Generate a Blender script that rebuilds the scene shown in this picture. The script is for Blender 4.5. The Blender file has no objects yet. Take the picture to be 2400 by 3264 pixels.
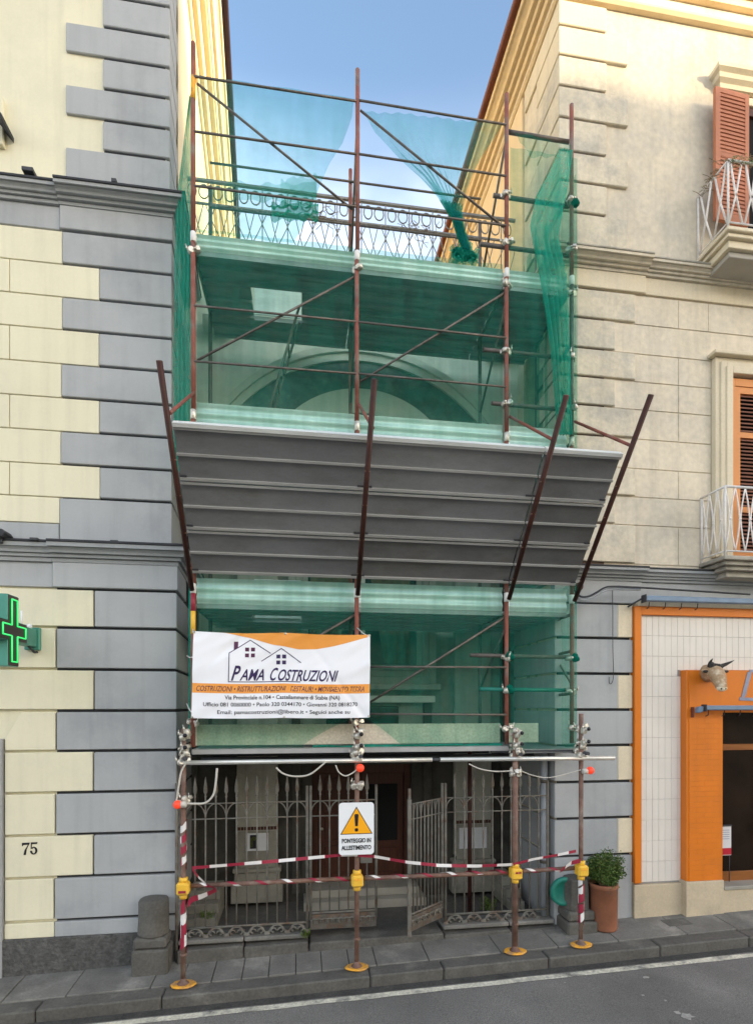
import bpy, bmesh, math, random
from mathutils import Vector, noise as mnoise
random.seed(7)
R = math.radians
scene = bpy.context.scene
COL = scene.collection

# ------------------------------------------------------------------ camera, sky, sun, exposure
YAW = R(8.04); FPX = 1743.0; VH = 2250.0; CZ = 2.86
cs, sn = math.cos(YAW), math.sin(YAW)
cam_d = bpy.data.cameras.new('street_camera')
cam = bpy.data.objects.new('street_camera', cam_d); COL.objects.link(cam)
cam.location = (0, 0, CZ); cam.rotation_euler = (R(90), 0, -YAW)
cam_d.sensor_fit = 'HORIZONTAL'; cam_d.sensor_width = 36.0
cam_d.lens = 36.0 * FPX / 2400.0
cam_d.shift_y = (VH - 1632.0) / 2400.0
cam_d.clip_start = 0.05; cam_d.clip_end = 2000
scene.camera = cam

SUN_EL, SUN_AZ = R(9.5), R(-45)          # azimuth from +X towards -Y
to_sun = Vector((math.cos(SUN_EL) * math.cos(SUN_AZ), math.cos(SUN_EL) * math.sin(SUN_AZ), math.sin(SUN_EL)))
world = bpy.data.worlds.new('World'); scene.world = world
world.use_nodes = True
wn, wl = world.node_tree.nodes, world.node_tree.links
wn.clear()
w_out = wn.new('ShaderNodeOutputWorld'); w_bg = wn.new('ShaderNodeBackground')
w_sky = wn.new('ShaderNodeTexSky'); w_sky.sky_type = 'NISHITA'; w_sky.sun_disc = False
w_sky.sun_elevation = SUN_EL; w_sky.sun_rotation = R(135)
w_sky.air_density = 1.0; w_sky.dust_density = 2.6; w_sky.ozone_density = 1.5; w_sky.altitude = 50
# soft broken cloud over the whole sky
w_tc = wn.new('ShaderNodeTexCoord'); w_map = wn.new('ShaderNodeMapping'); w_map.inputs['Scale'].default_value = (1, 1, 2.6)
w_map.inputs['Location'].default_value = (0.35, 0.1, 0.12)
w_nz = wn.new('ShaderNodeTexNoise'); w_nz.inputs['Scale'].default_value = 1.7; w_nz.inputs['Detail'].default_value = 5; w_nz.inputs['Roughness'].default_value = 0.5
w_rmp = wn.new('ShaderNodeMapRange'); w_rmp.inputs['From Min'].default_value = 0.36; w_rmp.inputs['From Max'].default_value = 0.62
w_rmp.inputs['To Max'].default_value = 0.75; w_rmp.clamp = True
w_mix = wn.new('ShaderNodeMix'); w_mix.data_type = 'RGBA'
wl.new(w_tc.outputs['Generated'], w_map.inputs['Vector']); wl.new(w_map.outputs['Vector'], w_nz.inputs['Vector'])
wl.new(w_nz.outputs['Fac'], w_rmp.inputs['Value'])
# cloud thickens towards the horizon, the upper sky stays clear
w_sep = wn.new('ShaderNodeSeparateXYZ'); wl.new(w_tc.outputs['Generated'], w_sep.inputs['Vector'])
w_alt = wn.new('ShaderNodeMapRange'); w_alt.interpolation_type = 'SMOOTHSTEP'; w_alt.inputs['From Min'].default_value = 0.58; w_alt.inputs['From Max'].default_value = 0.76
w_alt.inputs['To Min'].default_value = 1.0; w_alt.inputs['To Max'].default_value = 0.0
wl.new(w_sep.outputs['Z'], w_alt.inputs['Value'])
w_mul = wn.new('ShaderNodeMath'); w_mul.operation = 'MULTIPLY'
wl.new(w_rmp.outputs['Result'], w_mul.inputs[0]); wl.new(w_alt.outputs['Result'], w_mul.inputs[1]); wl.new(w_mul.outputs[0], w_mix.inputs['Factor'])
wl.new(w_sky.outputs['Color'], w_mix.inputs['A']); w_mix.inputs['B'].default_value = (6.5, 6.6, 6.9, 1)
wl.new(w_mix.outputs['Result'], w_bg.inputs['Color'])
w_bg.inputs['Strength'].default_value = 0.15
wl.new(w_bg.outputs['Background'], w_out.inputs['Surface'])

sun_d = bpy.data.lights.new('sun', 'SUN'); sun_d.energy = 3.5; sun_d.angle = R(0.5); sun_d.color = (1.0, 0.82, 0.53)
sun = bpy.data.objects.new('sun', sun_d); COL.objects.link(sun)
sun.location = to_sun * 60
sun.rotation_euler = (-to_sun).to_track_quat('-Z', 'Y').to_euler()

vs = scene.view_settings
scene.display_settings.display_device = 'sRGB'
vs.view_transform = 'Standard'; vs.look = 'None'; vs.gamma = 1.0; vs.use_curve_mapping = False
vs.exposure = 1.95
try:
    scene.cycles.max_bounces = 8; scene.cycles.transparent_max_bounces = 16; scene.cycles.use_denoising = True
except Exception: pass

# ------------------------------------------------------------------ photo geometry helpers (survey of the place)
def P(u, v, Y):
    du = (u - 1200.0) / FPX; dv = (VH - v) / FPX
    t = Y / (cs - sn * du)
    return Vector((t * (sn + cs * du), Y, CZ + dv * t))
def PX(u, Y): return P(u, 0, Y).x
def PZ(u, v, Y): return P(u, v, Y).z
def on_x(u, v, X):                       # point on the plane x = X
    du = (u - 1200.0) / FPX; dv = (VH - v) / FPX
    t = X / (sn + cs * du)
    return Vector((X, t * (cs - sn * du), CZ + dv * t))

# ------------------------------------------------------------------ mesh builder and object helpers
WLOC = {}
class MB:
    def __init__(s): s.v = []; s.f = []; s.sm = []
    def add(s, vs_, fs, smooth=False):
        b = len(s.v); s.v += [tuple(p) for p in vs_]
        for f in fs: s.f.append(tuple(b + i for i in f)); s.sm.append(smooth)
        return s
    def box(s, x0, x1, y0, y1, z0, z1):
        if x0 > x1: x0, x1 = x1, x0
        if y0 > y1: y0, y1 = y1, y0
        if z0 > z1: z0, z1 = z1, z0
        return s.prism([(x0, y0), (x1, y0), (x1, y1), (x0, y1)], z0, z1)
    def prism(s, poly, z0, z1):
        n = len(poly)
        a = sum(poly[i][0] * poly[(i + 1) % n][1] - poly[(i + 1) % n][0] * poly[i][1] for i in range(n))
        if a < 0: poly = poly[::-1]
        vs_ = [(x, y, z0) for x, y in poly] + [(x, y, z1) for x, y in poly]
        fs = [tuple(range(n))[::-1], tuple(range(n, 2 * n))] + [(i, (i + 1) % n, n + (i + 1) % n, n + i) for i in range(n)]
        return s.add(vs_, fs)
    def prism_y(s, poly, y0, y1):        # poly in (x, z), extruded along y
        n = len(poly)
        a = sum(poly[i][0] * poly[(i + 1) % n][1] - poly[(i + 1) % n][0] * poly[i][1] for i in range(n))
        if a < 0: poly = poly[::-1]
        vs_ = [(x, y0, z) for x, z in poly] + [(x, y1, z) for x, z in poly]
        fs = [tuple(range(n)), tuple(range(n, 2 * n))[::-1]] + [((i + 1) % n, i, n + i, n + (i + 1) % n) for i in range(n)]
        return s.add(vs_, fs)
    def hexa(s, p):                      # 8 points: bottom 4 ccw, top 4 ccw
        return s.add(p, [(3, 2, 1, 0), (4, 5, 6, 7), (0, 1, 5, 4), (1, 2, 6, 5), (2, 3, 7, 6), (3, 0, 4, 7)])
    def tube(s, pts, r, n=8, closed=False, caps=True):
        pts = [Vector(p) for p in pts]; m = len(pts); rings = []
        rr = r if isinstance(r, (list, tuple)) else [r] * m
        up = None
        for i in range(m):
            if closed: d = pts[(i + 1) % m] - pts[i - 1]
            else: d = pts[min(i + 1, m - 1)] - pts[max(i - 1, 0)]
            d.normalize()
            if up is None:
                up = Vector((0, 0, 1)) if abs(d.z) < 0.9 else Vector((1, 0, 0))
            a = d.cross(up)
            if a.length < 1e-4: a = d.cross(Vector((0, 1, 0)))
            a.normalize(); b = a.cross(d).normalized(); up = b
            rings.append([pts[i] + (a * math.cos(2 * math.pi * k / n) + b * math.sin(2 * math.pi * k / n)) * rr[i] for k in range(n)])
        vs_ = [p for rg in rings for p in rg]; fs = []
        for i in range(m if closed else m - 1):
            j = (i + 1) % m
            for k in range(n):
                fs.append((i * n + k, i * n + (k + 1) % n, j * n + (k + 1) % n, j * n + k))
        s.add(vs_, fs, True)
        if caps and not closed:
            b = len(s.v) - m * n
            s.f.append(tuple(b + k for k in range(n))[::-1]); s.sm.append(False)
            s.f.append(tuple(b + (m - 1) * n + k for k in range(n))); s.sm.append(False)
        return s
    def lathe(s, c, prof, n=20, axis='z', smooth=True):
        vs_ = []; m = len(prof)
        for r, h in prof:
            for k in range(n):
                a = 2 * math.pi * k / n; ca, sa = r * math.cos(a), r * math.sin(a)
                if axis == 'z': vs_.append((c[0] + ca, c[1] + sa, c[2] + h))
                elif axis == 'x': vs_.append((c[0] + h, c[1] + ca, c[2] + sa))
                else: vs_.append((c[0] + sa, c[1] + h, c[2] + ca))
        fs = [(i * n + k, i * n + (k + 1) % n, (i + 1) * n + (k + 1) % n, (i + 1) * n + k) for i in range(m - 1) for k in range(n)]
        s.add(vs_, fs, smooth)
        b = len(s.v) - m * n
        if prof[0][0] > 1e-5: s.f.append(tuple(b + k for k in range(n))[::-1]); s.sm.append(False)
        if prof[-1][0] > 1e-5: s.f.append(tuple(b + (m - 1) * n + k for k in range(n))); s.sm.append(False)
        return s
    def ball(s, c, r, n=12, m=8, sc=(1, 1, 1)):
        vs_ = []
        for i in range(m + 1):
            th = math.pi * i / m
            for k in range(n):
                a = 2 * math.pi * k / n
                vs_.append((c[0] + r * sc[0] * math.sin(th) * math.cos(a), c[1] + r * sc[1] * math.sin(th) * math.sin(a), c[2] - r * sc[2] * math.cos(th)))
        fs = [(i * n + k, i * n + (k + 1) % n, (i + 1) * n + (k + 1) % n, (i + 1) * n + k) for i in range(m) for k in range(n)]
        return s.add(vs_, fs, True)
    def grid(s, fn, ns, nt, smooth=True, keep=None):
        vs_ = [fn(i / ns, j / nt) for j in range(nt + 1) for i in range(ns + 1)]
        fs = []
        for j in range(nt):
            for i in range(ns):
                if keep and not keep((i + .5) / ns, (j + .5) / nt): continue
                fs.append((j * (ns + 1) + i, j * (ns + 1) + i + 1, (j + 1) * (ns + 1) + i + 1, (j + 1) * (ns + 1) + i))
        return s.add(vs_, fs, smooth)
    def moulding(s, path, prof, outs):
        """sweep a (projection, z) profile along plan points; outs = outward offset per plan point"""
        n = len(prof); vs_ = []
        for (x, y), (ox, oy) in zip(path, outs):
            for p, z in prof: vs_.append((x + ox * p, y + oy * p, z))
        fs = [(i * n + k, i * n + k + 1, (i + 1) * n + k + 1, (i + 1) * n + k) for i in range(len(path) - 1) for k in range(n - 1)]
        fs.append(tuple(range(n))); b = (len(path) - 1) * n
        fs.append(tuple(range(b, b + n))[::-1])
        return s.add(vs_, fs)
    def mesh(s, name, mat, bevel=0.0, fix=True):
        me = bpy.data.meshes.new(name)
        n = len(s.v)
        c = Vector([(min(p[i] for p in s.v) + max(p[i] for p in s.v)) / 2 for i in range(3)])
        me.from_pydata([(p[0] - c.x, p[1] - c.y, p[2] - c.z) for p in s.v], [], s.f)
        me.polygons.foreach_set('use_smooth', s.sm)
        if bevel or fix:
            bm = bmesh.new(); bm.from_mesh(me)
            if fix: bmesh.ops.remove_doubles(bm, verts=bm.verts, dist=1e-5)
            bmesh.ops.recalc_face_normals(bm, faces=bm.faces)
            if bevel: bmesh.ops.bevel(bm, geom=list(bm.edges), offset=bevel, segments=1, affect='EDGES', profile=0.5)
            bm.to_mesh(me); bm.free()
        me.materials.append(mat)
        return me, c
    def build(s, name, mat, parent=None, bevel=0.0, fix=True, **props):
        me, c = s.mesh(name, mat, bevel, fix)
        return link(name, me, parent, c, **props)
def props_on(o, label=None, cat=None, group=None, kind=None):
    if label: o['label'] = label
    if cat: o['category'] = cat
    if group: o['group'] = group
    if kind: o['kind'] = kind
def link(name, me, parent=None, loc=(0, 0, 0), rot=None, **props):
    o = bpy.data.objects.new(name, me); COL.objects.link(o)
    loc = Vector(loc); WLOC[o.name] = loc.copy()
    if parent is not None:
        o.parent = parent; o.location = loc - WLOC[parent.name]
    else: o.location = loc
    if rot: o.rotation_euler = rot
    props_on(o, **props)
    return o
def root(name, loc, label, cat, group=None):
    return link(name, None, None, loc, label=label, cat=cat, group=group)
def copy_tree(o, delta, parent=None, label=None):
    c = o.copy(); COL.objects.link(c); c.parent = parent
    if parent is None: c.location = o.location + Vector(delta)
    if label: c['label'] = label
    for ch in list(o.children): copy_tree(ch, delta, c)
    return c

# ------------------------------------------------------------------ materials
def ntree(name):
    m = bpy.data.materials.new(name); m.use_nodes = True
    nt = m.node_tree; nt.nodes.clear()
    out = nt.nodes.new('ShaderNodeOutputMaterial'); b = nt.nodes.new('ShaderNodeBsdfPrincipled')
    nt.links.new(b.outputs['BSDF'], out.inputs['Surface'])
    return m, nt, b, out
def mat(name, col, rough=0.75, var=0.10, scale=2.0, col2=None, c2lo=0.52, c2hi=0.72, bump=0.0, bscale=60.0, metal=0.0,
        streak=0.0, spec=0.35, fine=0.0, fscale=40.0, bdist=0.004, stretch=(1, 1, 1), coat=0.0):
    m, nt, b, out = ntree(name)
    N, L = nt.nodes, nt.links
    geo = N.new('ShaderNodeNewGeometry'); pos = geo.outputs['Position']
    mp = N.new('ShaderNodeMapping'); mp.inputs['Scale'].default_value = stretch; L.new(pos, mp.inputs['Vector']); p = mp.outputs['Vector']
    nz = N.new('ShaderNodeTexNoise'); nz.inputs['Scale'].default_value = scale; nz.inputs['Detail'].default_value = 6; nz.inputs['Roughness'].default_value = 0.6
    L.new(p, nz.inputs['Vector'])
    mr = N.new('ShaderNodeMapRange'); mr.inputs['From Min'].default_value = 0.3; mr.inputs['From Max'].default_value = 0.7
    mr.inputs['To Min'].default_value = 1 - var; mr.inputs['To Max'].default_value = 1 + var
    L.new(nz.outputs['Fac'], mr.inputs['Value'])
    cur = N.new('ShaderNodeRGB'); cur.outputs[0].default_value = (*col, 1); c = cur.outputs[0]
    if col2:
        n2 = N.new('ShaderNodeTexNoise'); n2.inputs['Scale'].default_value = scale * 0.8; n2.inputs['Detail'].default_value = 8; n2.inputs['Roughness'].default_value = 0.65
        of = N.new('ShaderNodeMapping'); of.inputs['Location'].default_value = (7.3, 2.1, 4.4); L.new(p, of.inputs['Vector']); L.new(of.outputs['Vector'], n2.inputs['Vector'])
        r2 = N.new('ShaderNodeMapRange'); r2.inputs['From Min'].default_value = c2lo; r2.inputs['From Max'].default_value = c2hi; L.new(n2.outputs['Fac'], r2.inputs['Value'])
        mx = N.new('ShaderNodeMix'); mx.data_type = 'RGBA'; L.new(r2.outputs['Result'], mx.inputs['Factor']); L.new(c, mx.inputs['A']); mx.inputs['B'].default_value = (*col2, 1)
        c = mx.outputs['Result']
    if streak:
        ms = N.new('ShaderNodeMapping'); ms.inputs['Scale'].default_value = (9, 9, 0.55); L.new(pos, ms.inputs['Vector'])
        n3 = N.new('ShaderNodeTexNoise'); n3.inputs['Scale'].default_value = 1.0; n3.inputs['Detail'].default_value = 4; L.new(ms.outputs['Vector'], n3.inputs['Vector'])
        r3 = N.new('ShaderNodeMapRange'); r3.inputs['From Min'].default_value = 0.5; r3.inputs['From Max'].default_value = 0.78
        r3.inputs['To Min'].default_value = 1; r3.inputs['To Max'].default_value = 1 - streak; L.new(n3.outputs['Fac'], r3.inputs['Value'])
        mm = N.new('ShaderNodeMath'); mm.operation = 'MULTIPLY'; L.new(mr.outputs['Result'], mm.inputs[0]); L.new(r3.outputs['Result'], mm.inputs[1]); val = mm.outputs[0]
    else: val = mr.outputs['Result']
    if fine:
        n4 = N.new('ShaderNodeTexNoise'); n4.inputs['Scale'].default_value = fscale; n4.inputs['Detail'].default_value = 3; L.new(p, n4.inputs['Vector'])
        r4 = N.new('ShaderNodeMapRange'); r4.inputs['From Min'].default_value = 0.3; r4.inputs['From Max'].default_value = 0.7
        r4.inputs['To Min'].default_value = 1 - fine; r4.inputs['To Max'].default_value = 1 + fine; L.new(n4.outputs['Fac'], r4.inputs['Value'])
        m5 = N.new('ShaderNodeMath'); m5.operation = 'MULTIPLY'; L.new(val, m5.inputs[0]); L.new(r4.outputs['Result'], m5.inputs[1]); val = m5.outputs[0]
    vm = N.new('ShaderNodeVectorMath'); vm.operation = 'SCALE'; L.new(c, vm.inputs[0]); L.new(val, vm.inputs['Scale'])
    L.new(vm.outputs['Vector'], b.inputs['Base Color'])
    b.inputs['Roughness'].default_value = rough; b.inputs['Metallic'].default_value = metal
    b.inputs['Specular IOR Level'].default_value = spec; b.inputs['Coat Weight'].default_value = coat
    if bump:
        nb = N.new('ShaderNodeTexNoise'); nb.inputs['Scale'].default_value = bscale; nb.inputs['Detail'].default_value = 5; L.new(p, nb.inputs['Vector'])
        bp = N.new('ShaderNodeBump'); bp.inputs['Strength'].default_value = bump; bp.inputs['Distance'].default_value = bdist
        L.new(nb.outputs['Fac'], bp.inputs['Height']); L.new(bp.outputs['Normal'], b.inputs['Normal'])
    return m
def net_mat(name, col, opac, fold=0.12, through=(0.84, 0.965, 0.915)):
    m = bpy.data.materials.new(name); m.use_nodes = True
    nt = m.node_tree; N, L = nt.nodes, nt.links; N.clear()
    out = N.new('ShaderNodeOutputMaterial'); tr = N.new('ShaderNodeBsdfTransparent'); df = N.new('ShaderNodeBsdfDiffuse'); tl = N.new('ShaderNodeBsdfTranslucent')
    m1 = N.new('ShaderNodeMixShader'); m1.inputs[0].default_value = 0.4
    df.inputs['Color'].default_value = (*col, 1); tl.inputs['Color'].default_value = (*[min(1, c * 1.25) for c in col], 1)
    tr.inputs['Color'].default_value = (*through, 1)
    L.new(df.outputs[0], m1.inputs[1]); L.new(tl.outputs[0], m1.inputs[2])
    m2 = N.new('ShaderNodeMixShader')
    geo = N.new('ShaderNodeNewGeometry'); mp = N.new('ShaderNodeMapping'); mp.inputs['Scale'].default_value = (7, 7, 0.8)
    nz = N.new('ShaderNodeTexNoise'); nz.inputs['Scale'].default_value = 1.4; nz.inputs['Detail'].default_value = 5
    L.new(geo.outputs['Position'], mp.inputs['Vector']); L.new(mp.outputs['Vector'], nz.inputs['Vector'])
    mr = N.new('ShaderNodeMapRange'); mr.inputs['From Min'].default_value = 0.36; mr.inputs['From Max'].default_value = 0.64
    mr.inputs['To Min'].default_value = opac - fold; mr.inputs['To Max'].default_value = min(0.98, opac + fold)
    mq = N.new('ShaderNodeMapping'); mq.inputs['Scale'].default_value = (2.2, 2.2, 5.0); mq.inputs['Rotation'].default_value = (0, 0.6, 0)
    nq = N.new('ShaderNodeTexNoise'); nq.inputs['Scale'].default_value = 1.3; nq.inputs['Detail'].default_value = 7; nq.inputs['Roughness'].default_value = 0.65
    L.new(geo.outputs['Position'], mq.inputs['Vector']); L.new(mq.outputs['Vector'], nq.inputs['Vector'])
    av = N.new('ShaderNodeMix'); av.data_type = 'FLOAT'; av.inputs['Factor'].default_value = 0.45
    L.new(nz.outputs['Fac'], av.inputs['A']); L.new(nq.outputs['Fac'], av.inputs['B'])
    L.new(av.outputs['Result'], mr.inputs['Value']); L.new(mr.outputs['Result'], m2.inputs[0])
    L.new(tr.outputs[0], m2.inputs[1]); L.new(m1.outputs[0], m2.inputs[2]); L.new(m2.outputs[0], out.inputs['Surface'])
    return m
def emit_mat(name, col, strength, base=(0.5, 0.5, 0.5)):
    m, nt, b, out = ntree(name)
    b.inputs['Base Color'].default_value = (*base, 1); b.inputs['Emission Color'].default_value = (*col, 1); b.inputs['Emission Strength'].default_value = strength
    return m
M = {}
M['cream'] = mat('cream_render', (0.735, 0.685, 0.50), 0.85, 0.05, 0.9, col2=(0.67, 0.63, 0.475), c2lo=0.5, c2hi=0.7, bump=0.12, bscale=90, streak=0.10, fine=0.015)
M['grey'] = mat('grey_render', (0.388, 0.396, 0.396), 0.8, 0.07, 1.0, col2=(0.315, 0.325, 0.33), c2lo=0.5, c2hi=0.68, bump=0.12, bscale=90, streak=0.12, fine=0.015)
M['grey2'] = mat('grey_cornice_paint', (0.34, 0.35, 0.352), 0.75, 0.07, 1.8, bump=0.2, bscale=70, streak=0.12, fine=0.03)
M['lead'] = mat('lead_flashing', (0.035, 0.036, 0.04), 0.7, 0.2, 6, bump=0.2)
M['plaster'] = mat('aged_plaster', (0.655, 0.575, 0.445), 0.9, 0.09, 1.5, col2=(0.545, 0.495, 0.405), c2lo=0.47, c2hi=0.66, bump=0.4, bscale=45, streak=0.16, fine=0.08, fscale=14)
M['plaster2'] = mat('grey_stained_plaster', (0.62, 0.55, 0.425), 0.9, 0.11, 2.8, col2=(0.49, 0.45, 0.375), c2lo=0.48, c2hi=0.62, bump=0.5, bscale=35, streak=0.14, fine=0.08, fscale=22)
M['plaster3'] = mat('pale_plaster', (0.68, 0.59, 0.43), 0.9, 0.08, 1.2, col2=(0.58, 0.52, 0.41), bump=0.3, bscale=45, streak=0.10, fine=0.04)
M['joint_shadow_brown'] = mat('brown_joint_shadow', (0.11, 0.07, 0.05), 0.95, 0.2, 6)  # brown stands for the shadow lines under the quoins
M['side_plaster'] = mat('ochre_side_plaster', (0.74, 0.58, 0.36), 0.9, 0.07, 0.8, bump=0.2, streak=0.10)
M['side_cream'] = mat('cream_side_plaster', (0.76, 0.66, 0.44), 0.9, 0.07, 0.8, bump=0.2, streak=0.10)
M['rough'] = mat('rough_dark_stucco', (0.095, 0.092, 0.086), 0.95, 0.25, 14, bump=1.0, bscale=28, bdist=0.03, fine=0.25, fscale=30)
M['basalt'] = mat('basalt_stone', (0.105, 0.098, 0.085), 0.85, 0.22, 3.0, col2=(0.19, 0.178, 0.152), c2lo=0.55, c2hi=0.75, bump=0.6, bscale=30, bdist=0.008, fine=0.14, fscale=35)
M['basalt2'] = mat('worn_basalt_slab', (0.165, 0.156, 0.137), 0.8, 0.26, 2.2, col2=(0.31, 0.292, 0.255), c2lo=0.52, c2hi=0.74, bump=0.5, bscale=40, bdist=0.006, fine=0.12, fscale=45)
M['asphalt'] = mat('asphalt', (0.19, 0.178, 0.16), 0.9, 0.22, 0.7, col2=(0.25, 0.235, 0.21), bump=1.0, bscale=110, bdist=0.010, fine=0.34, fscale=95)
M['road_paint'] = mat('worn_white_road_paint', (0.62, 0.58, 0.46), 0.8, 0.2, 5, col2=(0.20, 0.19, 0.17), c2lo=0.50, c2hi=0.66, fine=0.2)
M['spot'] = mat('faded_paint_spot', (0.36, 0.34, 0.30), 0.85, 0.25, 30)
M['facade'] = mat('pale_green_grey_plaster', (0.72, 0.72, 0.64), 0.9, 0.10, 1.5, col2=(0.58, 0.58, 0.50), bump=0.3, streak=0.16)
M['facade_mid'] = mat('deck_shade_plaster', (0.27, 0.27, 0.225), 0.9, 0.15, 2, col2=(0.15, 0.15, 0.125), bump=0.4, streak=0.3, fine=0.06)  # darker plaster colour puts in the deck's shade on the first floor
M['facade_lo'] = mat('shade_darkened_plaster', (0.062, 0.058, 0.048), 0.9, 0.25, 3, col2=(0.03, 0.028, 0.024), bump=0.5, streak=0.2, fine=0.1)  # dark plaster, darkened further for the shade under the deck
M['pilaster'] = mat('pilaster_stone', (0.26, 0.245, 0.20), 0.9, 0.18, 3, col2=(0.15, 0.14, 0.115), bump=0.4, streak=0.25, fine=0.06)  # stone colour lowered for the shaded recess behind the fence
M['frame_mid'] = mat('deck_shade_moulding', (0.34, 0.34, 0.29), 0.85, 0.12, 2, col2=(0.24, 0.24, 0.2), bump=0.2, streak=0.2)  # moulding in a darker copy, shade of the deck in its colour
M['pil_up'] = mat('pilaster_shaft', (0.36, 0.345, 0.29), 0.9, 0.12, 3, col2=(0.25, 0.24, 0.20), bump=0.4, streak=0.25, fine=0.06)
M['facade_trim'] = mat('pale_moulding', (0.60, 0.60, 0.53), 0.85, 0.08, 2, bump=0.2)
M['marble'] = mat('grey_marble_step', (0.32, 0.30, 0.25), 0.5, 0.12, 3, bump=0.1)
M['wood_dark'] = mat('dark_stained_door_wood', (0.060, 0.018, 0.009), 0.5, 0.25, 3, stretch=(14, 14, 1), bump=0.2, bscale=8)
M['black'] = mat('dark_interior', (0.006, 0.006, 0.006), 0.9, 0.1)
M['glass_dark'] = mat('dark_window_glass', (0.02, 0.028, 0.026), 0.12, 0.3, 4, spec=0.5)
M['shop_glass'] = mat('dim_shop_glass', (0.018, 0.011, 0.007), 0.25, 0.4, 2, spec=0.12)
M['lunette'] = mat('dirty_fanlight_glass', (0.10, 0.13, 0.115), 0.35, 0.35, 7, col2=(0.20, 0.235, 0.21), c2lo=0.5, c2hi=0.75, bump=0.4, bscale=30)
M['iron'] = mat('weathered_grey_iron', (0.15, 0.142, 0.12), 0.7, 0.3, 9, col2=(0.12, 0.075, 0.05), c2lo=0.5, c2hi=0.68, bump=0.3, bscale=120)
M['iron_mid'] = mat('rusty_dark_iron', (0.10, 0.09, 0.075), 0.75, 0.35, 12, col2=(0.13, 0.075, 0.045), c2lo=0.48, c2hi=0.66, bump=0.5, bscale=60)
M['rail_iron'] = mat('pale_grey_railing_paint', (0.24, 0.24, 0.235), 0.65, 0.2, 9, col2=(0.12, 0.09, 0.07), c2lo=0.55, c2hi=0.7)
M['iron_dark'] = mat('dark_wrought_iron', (0.05, 0.05, 0.055), 0.6, 0.2, 9)
M['red_pole'] = mat('red_oxide_scaffold_paint', (0.24, 0.075, 0.052), 0.6, 0.3, 5, col2=(0.19, 0.145, 0.122), c2lo=0.48, c2hi=0.66, bump=0.3, bscale=80)
M['rust_dark'] = mat('dark_red_rusted_tube', (0.050, 0.014, 0.009), 0.6, 0.35, 8, col2=(0.04, 0.018, 0.012), bump=0.3, bscale=80)
M['rust_brown'] = mat('brown_rusted_tube', (0.17, 0.095, 0.070), 0.7, 0.3, 8, col2=(0.26, 0.20, 0.165), c2lo=0.5, c2hi=0.7, bump=0.4, bscale=80)
M['steel_dull'] = mat('dull_steel_tube', (0.14, 0.12, 0.105), 0.55, 0.25, 8, col2=(0.22, 0.19, 0.17), metal=0.3, bump=0.2)
M['galv'] = mat('galvanised_sheet', (0.84, 0.86, 0.84), 0.40, 0.14, 3, metal=0.30, stretch=(0.4, 3, 3), bump=0.1, fine=0.05)
M['galv_under'] = mat('grey_deck_sheet', (0.36, 0.37, 0.37), 0.55, 0.15, 3, metal=0.35, stretch=(0.5, 3, 3), col2=(0.2, 0.19, 0.17))
M['canopy'] = mat('grey_canopy_plank', (0.188, 0.193, 0.20), 0.5, 0.16, 2.0, metal=0.2, stretch=(0.6, 1.5, 1.5), col2=(0.15, 0.148, 0.145), c2lo=0.48, c2hi=0.66, fine=0.04, bump=0.15, bscale=20)
M['canopy_b'] = mat('darker_canopy_plank', (0.138, 0.139, 0.14), 0.55, 0.2, 2.2, metal=0.2, stretch=(0.6, 1.5, 1.5), col2=(0.115, 0.112, 0.108), c2lo=0.5, c2hi=0.66, fine=0.04, bump=0.15, bscale=20)
M['canopy_c'] = mat('lighter_canopy_plank', (0.225, 0.23, 0.236), 0.45, 0.14, 2.1, metal=0.25, stretch=(0.6, 1.5, 1.5), col2=(0.18, 0.178, 0.173), c2lo=0.5, c2hi=0.7, fine=0.04, bump=0.15, bscale=20)
M['canopy_rib'] = mat('pale_plank_rib', (0.42, 0.415, 0.40), 0.45, 0.15, 4, metal=0.3, stretch=(0.5, 3, 3))
M['tube_silver'] = mat('silver_scaffold_tube', (0.68, 0.66, 0.61), 0.35, 0.12, 5, metal=0.55, bump=0.1)
M['beam_grey'] = mat('grey_steel_beam', (0.42, 0.42, 0.42), 0.45, 0.12, 4, metal=0.45)
M['coupler'] = mat('zinc_coupler', (0.62, 0.58, 0.50), 0.4, 0.25, 30, metal=0.5, col2=(0.20, 0.15, 0.11), c2lo=0.55, c2hi=0.68, bump=0.3)
M['osb'] = mat('pale_chipboard', (0.60, 0.53, 0.42), 0.85, 0.06, 5, fine=0.16, fscale=38, bump=0.3, bscale=50)
M['white_sheet'] = mat('white_banner_vinyl', (0.84, 0.845, 0.88), 0.45, 0.02, 2)
M['white_sign'] = mat('white_sign_plastic', (0.80, 0.81, 0.82), 0.35, 0.02, 2)
M['navy'] = mat('navy_print', (0.035, 0.018, 0.085), 0.5, 0.05)
M['maroon'] = mat('plum_print', (0.09, 0.02, 0.06), 0.5, 0.05)
M['orange_print'] = mat('orange_print', (0.82, 0.33, 0.06), 0.5, 0.05, 2)
M['amber'] = mat('amber_sign_print', (0.92, 0.40, 0.01), 0.4, 0.02)
M['blackp'] = mat('black_print', (0.012, 0.010, 0.014), 0.5, 0.05)
M['yellow'] = mat('yellow_plastic', (0.80, 0.47, 0.05), 0.45, 0.08, 8, fine=0.05)
M['yellow_or'] = mat('orange_yellow_plate', (0.85, 0.40, 0.04), 0.6, 0.2, 12, col2=(0.42, 0.24, 0.12), c2lo=0.46, c2hi=0.62, bump=0.4)
M['red_tape'] = mat('red_tape', (0.30, 0.025, 0.05), 0.4, 0.1, 20)
M['white_tape'] = mat('white_tape', (0.74, 0.71, 0.68), 0.4, 0.05, 20)
M['red_lamp'] = emit_mat('red_lamp_lens', (1.0, 0.07, 0.02), 0.12, (0.7, 0.05, 0.02))
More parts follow.
